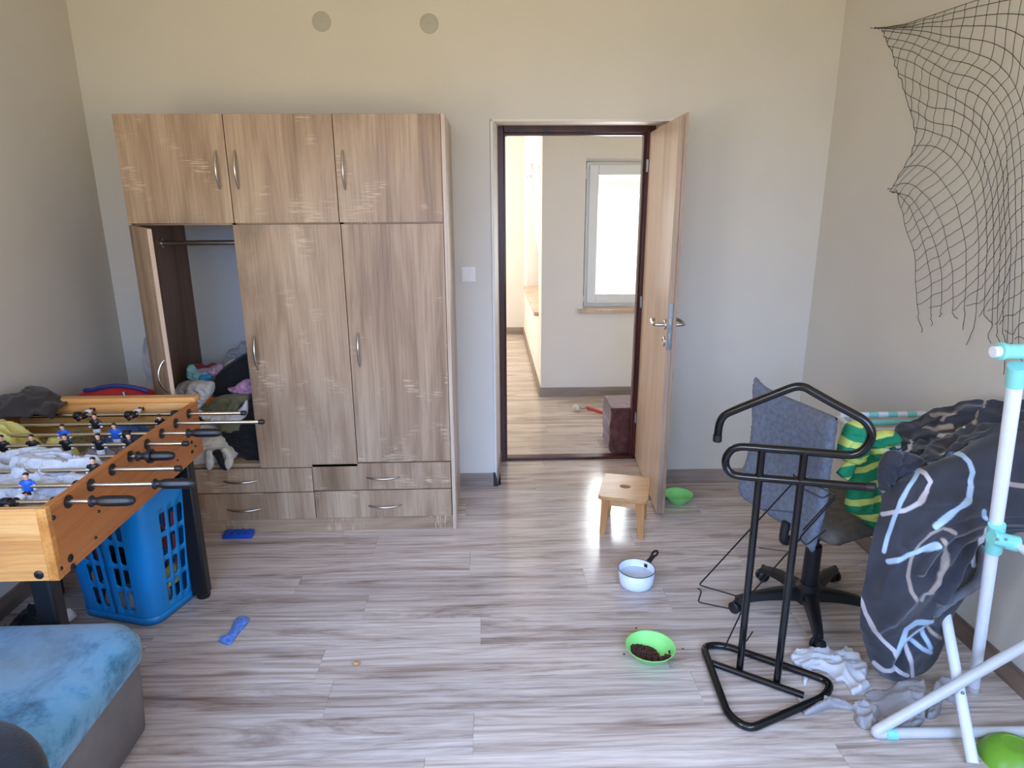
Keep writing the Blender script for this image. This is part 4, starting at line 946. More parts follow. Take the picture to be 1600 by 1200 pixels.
# ================================================================== STOOL, BOWLS, PAN, HALL THINGS
st_ = thing('step_stool', (0.67, -0.5, 0), 'small wooden step stool with a grip hole standing by the open door', 'stool')
zt = 0.222
FLc, FRc, BRc, BLc = [at(*c, 2, zt) for c in ((934, 775), (1012, 783), (1018, 741), (944, 735))]
e1 = (FRc-FLc).normalized(); e2 = Vector((-e1.y, e1.x, 0)); wS = (FRc-FLc).length; dS = 0.30; cS = (FLc+FRc)/2+e2*dS/2; cS.z = 0
BRw = wS*0.985
def SP(a, b, z): return Vector((cS.x, cS.y, 0))+e1*a+e2*b+Vector((0, 0, z))
ho = [(0.035*cos(a)*(1.0 if abs(cos(a)) < .5 else 1), 0.013*sin(a)) for a in [2*pi*i/20 for i in range(20)]]
hx_, hy_ = wS/2, dS/2
outer = []
for (sx_, sy_, a0) in ((1, 1, 0), (-1, 1, pi/2), (-1, -1, pi), (1, -1, 3*pi/2)):
    for i in range(5): a = a0+pi/2*i/4; outer.append((sx_*(hx_-.02)+.02*cos(a), sy_*(hy_-.02)+.02*sin(a)))
def seat_board():
    mb = MB(); top = [SP(a, b, zt) for a, b in outer]; hol = [SP(a*0.8, b*1.7, zt) for a, b in ho]; n = 20
    d = Vector((0, 0, -0.02)); v = top+hol+[p+d for p in top]+[p+d for p in hol]; f = []
    for i in range(n):
        j = (i+1) % n; f += [(i, j, n+j, n+i), (2*n+j, 2*n+i, 3*n+i, 3*n+j), (i, 2*n+i, 2*n+j, j), (n+j, 3*n+j, 3*n+i, n+i)]
    return mb.add(v, f)
link('seat', seat_board(), 'stool', parent=st_, bevel=0.002)
for sx_ in (-1, 1):
    for sy_ in (-1, 1):
        def lp_(a, b, z): return SP(sx_*a, sy_*b, z)
        a1, b1 = hx_-.012, hy_-.022
        link('leg', MB().hexa([lp_(a1-.028, b1, 0), lp_(a1, b1, 0), lp_(a1, b1-.03, 0), lp_(a1-.028, b1-.03, 0)], [lp_(a1-.048, b1-.004, zt-.02), lp_(a1-.004, b1-.004, zt-.02), lp_(a1-.004, b1-.04, zt-.02), lp_(a1-.048, b1-.04, zt-.02)]), 'stoolleg', parent=st_, bevel=0.002)
for sy_ in (-1, 1):
    link('apron', MB().hexa([SP(-hx_+.055, sy_*(hy_-.034), zt-.062), SP(hx_-.055, sy_*(hy_-.034), zt-.062), SP(hx_-.055, sy_*(hy_-.05), zt-.062), SP(-hx_+.055, sy_*(hy_-.05), zt-.062)], [SP(-hx_+.05, sy_*(hy_-.034), zt-.02), SP(hx_-.05, sy_*(hy_-.034), zt-.02), SP(hx_-.05, sy_*(hy_-.05), zt-.02), SP(-hx_+.05, sy_*(hy_-.05), zt-.02)]), 'stool', parent=st_, bevel=0.001)
for sx_ in (-1, 1):
    link('apron', MB().hexa([SP(sx_*(hx_-.02), -hy_+.06, zt-.055), SP(sx_*(hx_-.036), -hy_+.06, zt-.055), SP(sx_*(hx_-.036), hy_-.06, zt-.055), SP(sx_*(hx_-.02), hy_-.06, zt-.055)], [SP(sx_*(hx_-.02), -hy_+.06, zt-.02), SP(sx_*(hx_-.036), -hy_+.06, zt-.02), SP(sx_*(hx_-.036), hy_-.06, zt-.02), SP(sx_*(hx_-.02), hy_-.06, zt-.02)]), 'stool', parent=st_, bevel=0.001)
def bowl(name, c, R, Hh, mt, lb, tiltax=None):
    c = Vector(c); pr = [(0, 0.003), (R*.42, 0.003), (R*.45, 0.0), (R*.50, 0.0), (R*.55, 0.006), (R*.80, Hh*.5), (R*.97, Hh*.96), (R, Hh), (R*.985, Hh+.002), (R*.95, Hh*.97), (R*.77, Hh*.52), (R*.53, 0.011), (R*.4, 0.007), (0, 0.007)]
    return tag(link(name, MB().lathe(pr, c, 56), mt, smooth=True), lb, 'bowl', 'green plastic bowls')
ca = at(1057, 778, 2, 0.02); bowl('plastic_bowl', (ca.x+.005, ca.y-0.01, 0), 0.083, 0.05, 'green', 'empty light green plastic bowl on the floor behind the open door')
cbw = at(1016, 1018, 2, 0.025); bowl('plastic_bowl', (cbw.x, cbw.y, 0), 0.092, 0.05, 'green', 'light green plastic bowl with brown dry food in the middle of the floor')
kb = MB(); rnd = random.Random(5)
for i in range(760):
    a = rnd.uniform(0, 2*pi); r = sqrt(rnd.random()); x = -0.020+0.052*r*cos(a); y = 0.002+0.050*r*sin(a)
    if i % 5 == 0: x = rnd.uniform(0.0, 0.062); y = -0.046+rnd.uniform(-.012, .012)+0.15*max(0, x-.03)
    rr = sqrt(x*x+y*y); lo_ = 0.010+max(0, (rr-.05))*0.95; z = lo_+rnd.uniform(0, 0.034)*(1-min(1, r))
    q = Matrix.Rotation(rnd.uniform(0, 3), 4, (rnd.random(), rnd.random(), rnd.random()+.1)); kb.ball((cbw.x+x, cbw.y+y, z), (.0052, .0042, .0036), 7, 4, q)
tag(link('dry_food', kb, 'kibble'), 'brown dry pet food heaped in the green bowl', 'food', kind='stuff')
for i, (x, y) in enumerate(((975, 1023), (1067, 1014), (994, 982))): c_ = at(x, y, 2, 0); clump('food_crumb', (c_.x, c_.y, 0), 0.004, M['kibble'], ['dark crumb on the floor just left of the food bowl', 'dark crumb on the floor just right of the food bowl', 'dark crumb on the floor behind the food bowl'][i], 'crumb', i)
cg = at(1585, 1175, 2, 0.03)
ov = MB().lathe([(0, 0.0575), (.036, .0575), (.0375, .059), (.040, .059), (.046, .0565), (.060, .049), (.076, .032), (.088, .012), (.092, .002), (.093, 0), (.089, .0), (.072, .028), (.05, .048), (0, .053)], (cg.x, cg.y, 0), 56)
tag(link('plastic_bowl', ov, 'greend'), 'darker green plastic bowl turned upside down in the bottom right corner', 'bowl', 'green plastic bowls')
pc = at(994, 903, 2, 0.03); PR = 0.080
pan = thing('saucepan', (pc.x, pc.y, 0), 'small white enamel saucepan with black handle and water on the floor', 'saucepan')
link('pan_body', MB().lathe([(0, 0), (PR*.80, 0), (PR*.90, .005), (PR*.94, .02), (PR, .078), (PR*.985, .078), (PR*.92, .02), (PR*.86, .008), (0, .004)], (pc.x, pc.y, 0), 60), 'enamel', parent=pan, smooth=True)
link('rim', MB().tube([(pc.x+(PR+.0005)*cos(a), pc.y+(PR+.0005)*sin(a), .0785) for a in [2*pi*i/60 for i in range(60)]], .0018, 8, closed=True), 'enamelrim', parent=pan)
M['water'] = solid('water_surface', 'c9d3dd', 0.04, spec=0.6)
link('water', MB().lathe([(0, .045), (PR*.95, .045), (PR*.95, .0455), (0, .0455)], (pc.x, pc.y, 0), 48), 'water', parent=pan)
hd_ = Vector((0.72, 0.69, 0)).normalized(); h0 = Vector((pc.x, pc.y, .062))+hd_*PR; sd = Vector((hd_.y, -hd_.x, 0))
def hp_(s, w_, z): return h0+hd_*s+sd*w_+Vector((0, 0, z))
mb = MB(); secs = [(0, .013, 0, .012), (.018, .012, .008, .011), (.036, .011, .017, .009), (.05, .013, .024, .007)]
P = [[hp_(s, w_*cos(a), z+tk*sin(a)) for a in [2*pi*i/14 for i in range(14)]] for s, w_, z, tk in secs]
mb.grid(P, close_u=True); mb.add([v.copy() for v in P[0]], [tuple(range(14))]); mb.add([v.copy() for v in P[-1]], [tuple(range(14))])
hh_ = link('handle', mb, 'black', parent=pan, smooth=True)
lp2 = [hp_(.064+.017*cos(a), .011*sin(a), .029+.017*.4*cos(a)) for a in [2*pi*i/20 for i in range(20)]]
link('hanging_loop', MB().tube(lp2, .0052, 8, closed=True), 'black', parent=hh_)
q_ = Vector((pc.x, pc.y, 0))+hd_*(PR*.93)
link('handle_bracket', MB().hexa([q_+sd*-.008+Vector((0, 0, .052)), q_+sd*.008+Vector((0, 0, .052)), q_+sd*.008-hd_*.002+Vector((0, 0, .052)), q_+sd*-.008-hd_*.002+Vector((0, 0, .052))], [q_+sd*-.008+Vector((0, 0, .068)), q_+sd*.008+Vector((0, 0, .068)), q_+sd*.008-hd_*.002+Vector((0, 0, .068)), q_+sd*-.008-hd_*.002+Vector((0, 0, .068))]), 'black', parent=pan)

# plush cube in the hall, toy wand, far red scrap
pf = [[], []]
mb = MB(); P = []; bx0, by0_, bs = 0.778, 0.49, 0.30
for i in range(25):
    t = i/24; row = []
    for j in range(64):
        x, y = rring(bx0+.15, by0_+.15, .15, .15, .02, 15)[j]
        f = 0.010*ridge(noise.noise(Vector((x*14, y*14, t*3))))+0.006*noise.noise(Vector((x*30, y*30, t*12)))
        dx_, dy_ = x-bx0-.15, y-by0_-.15; l_ = sqrt(dx_*dx_+dy_*dy_); e_ = -0.012 if i in (0, 24) else 0
        row.append(Vector((x+dx_/l_*(f+e_), y+dy_/l_*(f+e_), t*.315)))
    P.append(row)
mb.grid(P, close_u=True); mb.add([v.copy() for v in P[-1]], [tuple(range(64))]); mb.add([v.copy() for v in P[0]], [tuple(range(64))])
tag(link('plush_pouf', mb, 'fur', smooth='auto'), 'brown crushed plush cube pouf in the hall just beyond the doorway', 'pouf')
tw = thing('toy_wand', (0.68, 1.448, 0), 'cat toy on the hall floor: pale ball, thin wire and red cord', 'toy')
cw = at(900, 639, 2, 0.02); link('ball', MB().ball((cw.x, cw.y, .03), .03, 16, 10), cl['cream'], parent=tw, smooth=True)
pw_ = [(cw.x, cw.y, .03)]+[tuple(at(x, y, 2, .02)) for x, y in ((905, 636), (910, 639), (917, 637))]
link('wire', MB().tube(pw_, .003, 6), 'wire', parent=tw)
M['redcord'] = solid('red_cord', 'c22e22', 0.5)
link('cord', MB().tube([tuple(at(x, y, 2, .015)) for x, y in ((917, 637), (928, 640), (940, 644), (950, 646))], .012, 8), 'redcord', parent=tw)
c_ = at(819.5, 521, 2, 0.02); clump('red_scrap', (c_.x, c_.y, 0), 0.03, M['redcord'], 'tiny red scrap at the far end of the hall floor', 'scrap', 4)

# ================================================================== OFFICE CHAIR
ch = thing('office_chair', (1.27, -1.33, 0), 'grey fabric office swivel chair on a black five-star base, beside the drying rack', 'chair')
hub = Vector((1.27, -1.33, 0))
ends = [Vector((0.982, -1.315, 0)), Vector((1.205, -1.565, 0)), Vector((1.525, -1.385, 0)), Vector((1.50, -1.105, 0)), Vector((1.185, -1.085, 0))]
link('base_hub', MB().lathe([(0, .055), (.045, .055), (.055, .075), (.052, .125), (.036, .14), (0, .14)], hub, 28), 'black', parent=ch)
link('gas_column', MB().lathe([(0, .13), (.031, .13), (.033, .15), (.031, .31), (.018, .312), (.018, .40), (0, .40)], hub, 28), 'black', parent=ch)
for k_, e_ in enumerate(ends):
    d = (e_-hub).normalized(); s_ = Vector((-d.y, d.x, 0)); Lr = (e_-hub).length
    P = []
    for t in [i/10 for i in range(11)]:
        c = hub+d*(0.03+(Lr-0.03)*t); zt_ = .118-.045*t**2; zb = zt_-(.048-.022*t); w_ = .030-.012*t
        P.append([c-s_*w_+Vector((0, 0, zb)), c-s_*w_*.9+Vector((0, 0, zt_-.006)), c-s_*w_*.5+Vector((0, 0, zt_)), c+s_*w_*.5+Vector((0, 0, zt_)), c+s_*w_*.9+Vector((0, 0, zt_-.006)), c+s_*w_+Vector((0, 0, zb))])
    mb = MB().grid(P, close_u=True); mb.add([v.copy() for v in P[0]], [tuple(range(6))]); mb.add([v.copy() for v in P[-1]], [tuple(range(6))])
    lg = link('base_arm', mb, 'black', parent=ch)
    a = random.uniform(0, pi); ax_ = Vector((cos(a), sin(a), 0)) if k_ > 1 else (s_*0.6+d*.8).normalized()
    mb = MB()
    for q in (-1, 1): mb.lathe([(0, -.008), (.020, -.008), (.025, -.004), (.025, .004), (.020, .008), (0, .008)], e_+Vector((0, 0, .025))+ax_*.014*q, 20, ax_)
    mb.lathe([(0, -.006), (.015, -.006), (.015, .006), (0, .006)], e_+Vector((0, 0, .028)), 14, ax_)
    mb.lathe([(0, .03), (.008, .03), (.008, .075), (0, .075)], e_, 12)
    link('caster', mb, 'black', parent=lg)
BL_, BR_ = Vector((1.010, -1.212, 0)), Vector((1.162, -1.563, 0)); be = (BR_-BL_).normalized(); bn = Vector((-be.y, be.x, 0))
if bn.dot(Vector((1, 1, 0))) < 0: bn = -bn
bo = [(-.004, .972), (.006, .978), (.022, .966), (.06, .950), (.14, .938), (.25, .932), (.375, .928), (.386, .915), (.388, .82), (.386, .70), (.384, .66), (.392, .655), (.385, .56), (.372, .48), (.362, .415), (.352, .395), (.338, .40), (.25, .424), (.14, .440), (.03, .456), (-.012, .475), (-.026, .51), (-.022, .56), (-.006, .63), (.004, .70), (.006, .80), (-.004, .90)]
bk_ = fillshape('backrest', BL_+bn*0.02, be, (0, 0, 1), -bn, bo, 0.022, 'greyfab', w=0.03, amp=0.0015, back=1.0, step=0.012, parent=ch, seed=2, bend=0.02)
so = [(-.03, .03), (-.015, .01), (.1, -.002), (.28, -.002), (.385, .01), (.405, .04), (.41, .2), (.40, .37), (.36, .43), (.2, .445), (.02, .43), (-.025, .38), (-.035, .2)]
fillshape('seat', Vector((BL_.x, BL_.y, .445))+bn*0.045, be, bn, (0, 0, 1), so, 0.03, 'seatfab', w=0.05, amp=0.002, back=1.0, step=0.014, parent=ch, seed=3)
sb_ = fillshape('seat_shell', Vector((BL_.x, BL_.y, .412))+bn*0.075, be, bn, (0, 0, 1), [(.01, .02), (.35, .02), (.37, .1), (.36, .36), (.02, .36), (0, .1)], 0.012, 'black', w=0.03, amp=0, back=1.0, step=0.02, parent=ch)
bkb = BL_.lerp(BR_, .62); link('back_bracket', MB().tube(arc_path([bkb+bn*-.012+Vector((0, 0, .47)), bkb+bn*-.02+Vector((0, 0, .385)), hub+Vector((0, 0, .375))], .03), .017, 10), 'black', parent=ch)
link('mechanism', MB().box((1.20, -1.40, .365), (1.34, -1.26, .405)), 'black', parent=ch, bevel=0.006)

# ================================================================== VALET STAND (clothes butler) AND WIRE RACK
vd = Vector((0.819, -0.574, 0)); vn = Vector((0.574, 0.819, 0)); vp0 = Vector((0.865, -1.676, 0))
def vpl(x, y, off=0.0):
    d = _f + _r2*((x-800)/F) - _u2*((y-600)/F); o = vp0+vn*off
    return EYE + d*((o-EYE).dot(vn)/d.dot(vn))
vs_ = thing('valet_stand', (0.93, -1.72, 0), 'black tubular steel clothes valet stand with a hanger-shaped top, in front of the office chair', 'clothes stand')
tp = [(1120.6, 688), (1124, 663), (1132, 649), (1150, 640), (1175, 630), (1208, 617), (1234, 607), (1246, 604), (1258, 605.5), (1270, 612), (1300, 629), (1330, 645), (1349, 656), (1360, 670), (1360.5, 686), (1350, 702), (1336, 709.5), (1320, 710.5), (1280, 707.5), (1240, 704), (1205, 701.5), (1175, 699), (1156, 698.5), (1143, 703), (1134.5, 715), (1134.5, 729), (1143, 740), (1158, 744), (1190, 747), (1250, 752), (1310, 757.5), (1366.5, 761.5)]
tpp = [vpl(x, y) for x, y in tp]; N_ = len(tpp)-1
link('hanger_tube', MB().tube([cr(tpp, i/4) for i in range(N_*4+1)], 0.0132, 14), 'blackgloss', parent=vs_)
for (x, y) in ((1366.5, 761.5), (1120.6, 688)):
    p_ = vpl(x, y); dr = (vpl(1366.5, 761.5)-vpl(1310, 757.5)).normalized() if x > 1300 else Vector((0, 0, -1))
    link('end_plug', MB().lathe([(0, -.02), (.0148, -.02), (.0150, .002), (.012, .005), (0, .005)], p_, 18, dr), 'black', parent=vs_)
for (xb, yb), (xt, yt) in (((1155, 1051), (1197, 700)), ((1213, 1071), (1265, 704))):
    b_ = vpl(xb, yb); t_ = vpl(xt, yt); t_.x, t_.y = b_.x, b_.y; b_.z = 0.0135
    link('upright', MB().tube([b_, t_], 0.0125, 14), 'blackgloss', parent=vs_)
bp = [(1112, 1014), (1150, 1010), (1285, 1062), (1284, 1085), (1190, 1128), (1140, 1126)]
bw = [at(x, y, 2, 0.0135) for x, y in ((1108, 1008), (1135, 1010), (1225, 1040), (1292, 1066), (1275, 1092), (1182, 1133), (1142, 1122), (1120, 1080))]
bw = [at(x, y, 2, 0.0135) for x, y in ((1098, 1009), (1130, 1008), (1300, 1066), (1290, 1088), (1170, 1140), (1138, 1118))]
link('base_loop', MB().tube(arc_path(bw, [.05, .04, .06, .05, .09, .05], 8, closed=True), 0.0135, 14, closed=True), 'blackgloss', parent=vs_)
link('base_bar', MB().tube([at(1112, 1036, 2, .0135), at(1256, 1087, 2, .0135)], 0.012, 12), 'blackgloss', parent=vs_)
wr = thing('wire_rack', (1.0, -1.66, 0), 'folded black wire shoe rack leaning against the valet stand', 'rack')
OFF = 0.035
def wv_(name, px, off=OFF, r=0.0028, m_='wire'):
    P = [vpl(x, y, off) for x, y in px]
    for p in P: p.z = max(p.z, r)
    link(name, MB().tube(arc_path(P, 0.012, 4), r, 8), m_, parent=wr)
wv_('wire', [(1240, 741), (1243, 750), (1092, 914), (1150, 931), (1163, 936)])
wv_('wire', [(1090, 919), (1096, 923), (1091, 940), (1096, 942), (1140, 951)])
wv_('wire', [(1243, 744), (1306, 773), (1255, 828)])
wv_('wire', [(1240, 756), (1286, 779), (1300, 769)], OFF+.03)
wv_('wire', [(1306, 778), (1252, 837), (1250, 842), (1260, 852), (1290, 828)])
wv_('wire', [(1194, 796), (1248, 801)], OFF, .0022); wv_('wire', [(1186, 856), (1234, 862)], OFF, .0022)
wv_('wire', [(1234, 860), (1170, 932), (1132, 1012)], OFF, .0026)
wv_('wire', [(1234, 860), (1250, 842)], OFF, .0026)
wv_('wire', [(1176, 987), (1166, 1002)], OFF+.02, .0024)

# ================================================================== DRYING RACK
dr_ = thing('drying_rack', (1.5, -1.75, 0), 'white tube drying rack with mint green joints and striped rails by the right wall', 'drying rack')
T1a, T1b, T1c = Vector((1.644, -1.80, 0.0)), Vector((1.403, -2.04, .725)), Vector((1.232, -2.20, 1.268))
link('post', MB().tube([T1a+Vector((0, 0, .01)), T1c], 0.0172, 18), 'tube', parent=dr_)
link('foot_cap', MB().tube([T1a+Vector((0, 0, .0)), T1a+Vector((-.008, -.008, .03))], 0.0180, 16), 'tubegrey', parent=dr_)
ax1 = (T1c-T1a).normalized()
jt = link('joint', MB().tube([T1b-ax1*.055, T1b+ax1*.055], 0.0215, 18).tube([T1b+_r*-.034+ax1*.012+_f*-.03, T1b+_r*.024-ax1*.006+_f*-.036], 0.0195, 18), 'mint', parent=dr_)
link('joint_sleeve', MB().tube([T1b+_r*.006+_f*-.03-ax1*.004, T1b+_r*.034+_f*-.04-ax1*.012], [.021, .023], 18), 'mint', parent=jt)
for sg in (-1, 1): link('screw', MB().ball(T1b+_r*(.012*sg-.02)+_f*-.052+ax1*.01, .004, 10, 6), 'zinc', parent=jt)
link('side_tube', MB().tube([T1b+_r*.03+_f*-.045-ax1*.014, at(1640, 892, 1, -2.22)], 0.0105, 12), 'tube', parent=dr_)
tj = T1c
link('top_joint', MB().tube([tj-ax1*.055, tj+ax1*.002], 0.0205, 18).tube([at(1562, 549, 1, -2.195), at(1660, 549, 1, -2.20)], 0.0180, 18), 'mint', parent=dr_)
link('joint_collar', MB().tube([at(1561, 549, 1, -2.195), at(1567, 549, 1, -2.195)], 0.0215, 18), 'mint', parent=dr_)
link('stub_tube', MB().tube([at(1551, 550, 1, -2.195), at(1564, 549, 1, -2.195)], 0.0135, 16), 'tube', parent=dr_)
G2a = Vector((1.412, -2.13, .0)); G2d = Vector((.079, .322, .30))
link('frame_leg', MB().tube([G2a+G2d*.04, G2a+G2d*2.35], 0.0165, 16), 'tube', parent=dr_)
T3a = at(1377, 1142, 2, .0175); T3b = Vector((1.636, -1.963, .30)); T3c = T3a+(T3b-T3a)*1.28
T4c = Vector((1.76, -2.01, .0175))
link('floor_frame', MB().tube(arc_path([T3c, at(1362, 1146, 2, .0175), T4c], [0, .03, 0], 8), 0.0165, 16), 'tubegrey', parent=dr_)
link('floor_sleeve', MB().tube([at(1383, 1146.5, 2, .0175), at(1400, 1147, 2, .0175)], 0.0182, 16), 'mint', parent=dr_)
for (x, y, z) in ((1433, 1113, .06), (1500, 1080, .17), (1491, 1075, .15)):
    link('screw', MB().ball(at(x, y, 2, z)-_f*.012, .0055, 10, 6), 'zinc', parent=dr_)
# far wing: striped mint and white rails, side rail running forward
RB = [at(1311, 649, 1, -1.12), Vector((1.782, -1.12, .782))]
RB[1].z = RB[0].z
n_ = 9
for i in range(n_):
    a_ = RB[0].lerp(RB[1], i/n_); b_ = RB[0].lerp(RB[1], (i+1)/n_)
    link('rail_segment', MB().tube([a_, b_], 0.0125, 12), 'mint' if i % 2 else 'tube', parent=dr_)
dz = Vector((0, 0, -.028)); link('rail', MB().tube([RB[0]+dz+Vector((.04, -.02, 0)), RB[1]+dz+Vector((0, -.02, 0))], 0.0125, 12), 'mint', parent=dr_)
dz = Vector((0, 0, -.048)); link('rail', MB().tube(arc_path([RB[0]+Vector((.01, 0, -.005)), RB[0]+dz+Vector((.0, -.04, 0)), RB[0]+dz+Vector((.06, -.04, -.004)), RB[1]+dz+Vector((0, -.04, -.004))], .02), 0.0085, 12), 'tube', parent=dr_)
link('side_rail', MB().tube(arc_path([RB[0]+Vector((0, 0, -.01)), at(1345, 680, 1, -1.35), at(1378, 701, 1, -1.50), Vector((1.36, -1.75, .80))], .03), 0.0105, 12), 'tube', parent=dr_)
link('side_rail', MB().tube([RB[1]+Vector((-.01, 0, 0)), Vector((1.74, -1.95, .76))], 0.0105, 12), 'tube', parent=dr_)
for i in range(4):
    y = -1.35-i*.13; link('cross_rail', MB().tube([(1.39, y, .785), (1.765, y, .775)], 0.0055, 8), 'tube', parent=dr_)
link('cross_rail', MB().tube([(1.36, -1.75, .80), (1.75, -1.80, .765)], 0.0105, 12), 'tube', parent=dr_)
# ================================================================== BLANKET
def seg_d(p, a, b):
    ab = b-a; t = max(0, min(1, (p-a).dot(ab)/(ab.length_squared+1e-9))); return (p-a-ab*t).length
def Z1(l): return [Vector((1080+x*.325, 560+y*.325)) for x, y in l]
def Z2(l): return [Vector((1080+x*.325, 860+y*.325)) for x, y in l]
SW = [
 (Z1([(1080, 545), (1130, 510), (1170, 487), (1215, 465), (1260, 455), (1305, 470), (1335, 500), (1352, 550), (1350, 620), (1320, 675), (1270, 710), (1225, 750), (1160, 800)]), 3.9, 0),
 (Z1([(1100, 550), (1060, 620), (1015, 695), (985, 770), (955, 850), (935, 925)]), 3.4, 0),
 (Z1([(1085, 540), (1130, 560), (1160, 600), (1145, 650), (1100, 700), (1030, 735), (930, 752)]), 3.4, 1),
 (Z1([(950, 970), (1010, 950), (1080, 925), (1120, 905), (1165, 882)]), 3.6, 0),
 (Z1([(1235, 820), (1195, 805), (1140, 830), (1090, 880), (1055, 960), (1040, 1040), (1050, 1110), (1065, 1145)]), 2.6, 2),
 (Z1([(1190, 860), (1205, 920), (1180, 1000), (1130, 1080), (1095, 1150)]), 3.2, 2),
 (Z1([(1382, 722), (1388, 752)]), 4.0, 0), (Z1([(1392, 790), (1352, 860), (1340, 930), (1343, 985)]), 3.6, 1),
 (Z2([(820, 225), (845, 300), (885, 370), (935, 430), (975, 475), (990, 515)]), 3.0, 1), (Z2([(990, 500), (1012, 430), (1028, 370), (1075, 342), (1140, 335)]), 4.4, 0),
 (Z2([(1005, 445), (1060, 410), (1110, 368)]), 3.4, 0), (Z2([(1060, 440), (1100, 465), (1135, 478)]), 3.2, 0), (Z2([(1108, 372), (1118, 415), (1135, 458)]), 3.2, 0),
 (Z2([(1040, 460), (1050, 530), (1060, 610)]), 2.8, 1), (Z2([(890, 530), (930, 562), (980, 568), (1035, 595)]), 3.0, 1), (Z2([(1130, 350), (1150, 390), (1182, 410)]), 3.0, 2), (Z2([(1225, 190), (1240, 245)]), 3.2, 1),
 (Z1([(1480, 560), (1530, 600), (1600, 610)]), 3.5, 2),
]
BC = {0: lin('aec6d8'), 1: lin('c9c3c4'), 2: lin('a39589')}; BG = lin('36383f')
BB = {}
def swirl(p, sets):
    bst = None
    for l, w_, c in sets:
        if id(l) not in BB: BB[id(l)] = (min(q.x for q in l)-7, max(q.x for q in l)+7, min(q.y for q in l)-7, max(q.y for q in l)+7)
        x0_, x1_, y0_, y1_ = BB[id(l)]
        if not (x0_ < p.x < x1_ and y0_ < p.y < y1_): continue
        d = min(seg_d(p, l[i], l[i+1]) for i in range(len(l)-1))
        k_ = max(0, min(1, (w_-d)/1.0+.5))
        if k_ > 0 and (bst is None or k_ > bst[0]): bst = (k_, c)
    if not bst: return BG
    return tuple(BG[i]*(1-bst[0])+BC[bst[1]][i]*bst[0] for i in range(3))+(1,)
mt, t, b = base('plush_blanket', 0.9); va = nd(t, 'ShaderNodeVertexColor', layer_name='pattern'); mp = coords(t)
n1 = nd(t, 'ShaderNodeTexNoise', Scale=9.0, Detail=5.0); t.links.new(mp, n1.inputs['Vector']); n2 = nd(t, 'ShaderNodeTexNoise', Scale=260.0, Detail=2.0); t.links.new(mp, n2.inputs['Vector'])
t.links.new(mix(t, va.outputs[0], ramp(t, n1.outputs[0], [(0.35, (.74, .74, .76, 1)), (0.7, (1.15, 1.15, 1.15, 1))]), 1.0, 'MULTIPLY'), b.inputs['Base Color'])
bump(t, b, n2.outputs[0], 0.4, 0.003); b.inputs['Sheen Weight'].default_value = 0.35; b.inputs['Sheen Roughness'].default_value = 0.35; M['blanket'] = mt
def sheet(name, ctrl, nu, nv, sets, amp, parent, seed, su, sv, sc, fold, drapes=None, thick=0.006):
    cv = [[Vector(c) for c in r] for r in ctrl]; G = surf(cv, nu, nv)
    P = [[at(g.x, g.y, 1, g.z) for g in r] for r in G]; P = [[Vector((min(p.x, XR-.03), p.y, p.z)) for p in r] for r in P]; Q_ = crumple(P, amp, su, sv, sc, seed, fold, up=Vector((-.3, -1, .3)))
    if drapes:
        for i in range(len(Q_)):
            for j in range(len(Q_[0])):
                g = G[i][j]; h = 0
                for l, w_, a_ in drapes:
                    d = min(seg_d(Vector((g.x, g.y)), l[k_], l[k_+1]) for k_ in range(len(l)-1)); h += 1.5*a_*math.exp(-(d/w_)**2)
                Q_[i][j] = Q_[i][j]+Vector((-.25, -1, .2))*h
    mb = MB().grid(Q_); o = link(name, mb, 'blanket', parent=parent, solidify=thick, weld=False, smooth=True)
    ca_ = o.data.color_attributes.new('pattern', 'FLOAT_COLOR', 'POINT'); k_ = 0
    for r in G:
        for g in r: ca_.data[k_].color = swirl(Vector((g.x, g.y)), sets); k_ += 1
    return o
bl = thing('fleece_blanket', (1.42, -1.75, 0.05), 'dark grey fleece blanket with pale blue and beige swirls draped over the drying rack', 'blanket')
yF = -1.86
front_ctrl = [
 [(1388, 742, -1.68), (1412, 738, -1.70), (1445, 728, -1.72), (1490, 706, -1.73), (1540, 682, -1.74), (1600, 668, -1.78), (1665, 664, -1.82)],
 [(1381, 790, -1.76), (1402, 768, -1.78), (1442, 746, -1.80), (1492, 722, -1.82), (1542, 703, -1.82), (1600, 692, -1.85), (1665, 690, -1.88)],
 [(1367, 840, -1.80), (1397, 822, -1.84), (1440, 800, -1.87), (1490, 776, -1.88), (1545, 752, -1.87), (1600, 740, -1.88), (1665, 740, -1.90)],
 [(1356, 892, -1.80), (1388, 884, -1.86), (1430, 868, -1.90), (1482, 836, -1.90), (1540, 800, -1.86), (1600, 790, -1.88), (1665, 795, -1.89)],
 [(1347, 940, -1.78), (1376, 940, -1.85), (1420, 928, -1.90), (1474, 892, -1.88), (1532, 826, -1.83), (1600, 821, -1.87), (1665, 826, -1.88)],
 [(1350, 985, -1.76), (1378, 990, -1.83), (1418, 984, -1.87), (1468, 938, -1.84), (1531, 862, -1.82), (1568, 823, -1.83), (1640, 824, -1.86)],
 [(1362, 1030, -1.77), (1384, 1036, -1.82), (1415, 1030, -1.84), (1460, 972, -1.82), (1526, 898, -1.80), (1548, 840, -1.80), (1610, 822, -1.84)],
 [(1378, 1052, -1.78), (1396, 1060, -1.80), (1424, 1056, -1.80), (1456, 1030, -1.79), (1500, 925, -1.78), (1542, 868, -1.78), (1600, 818, -1.82)]]
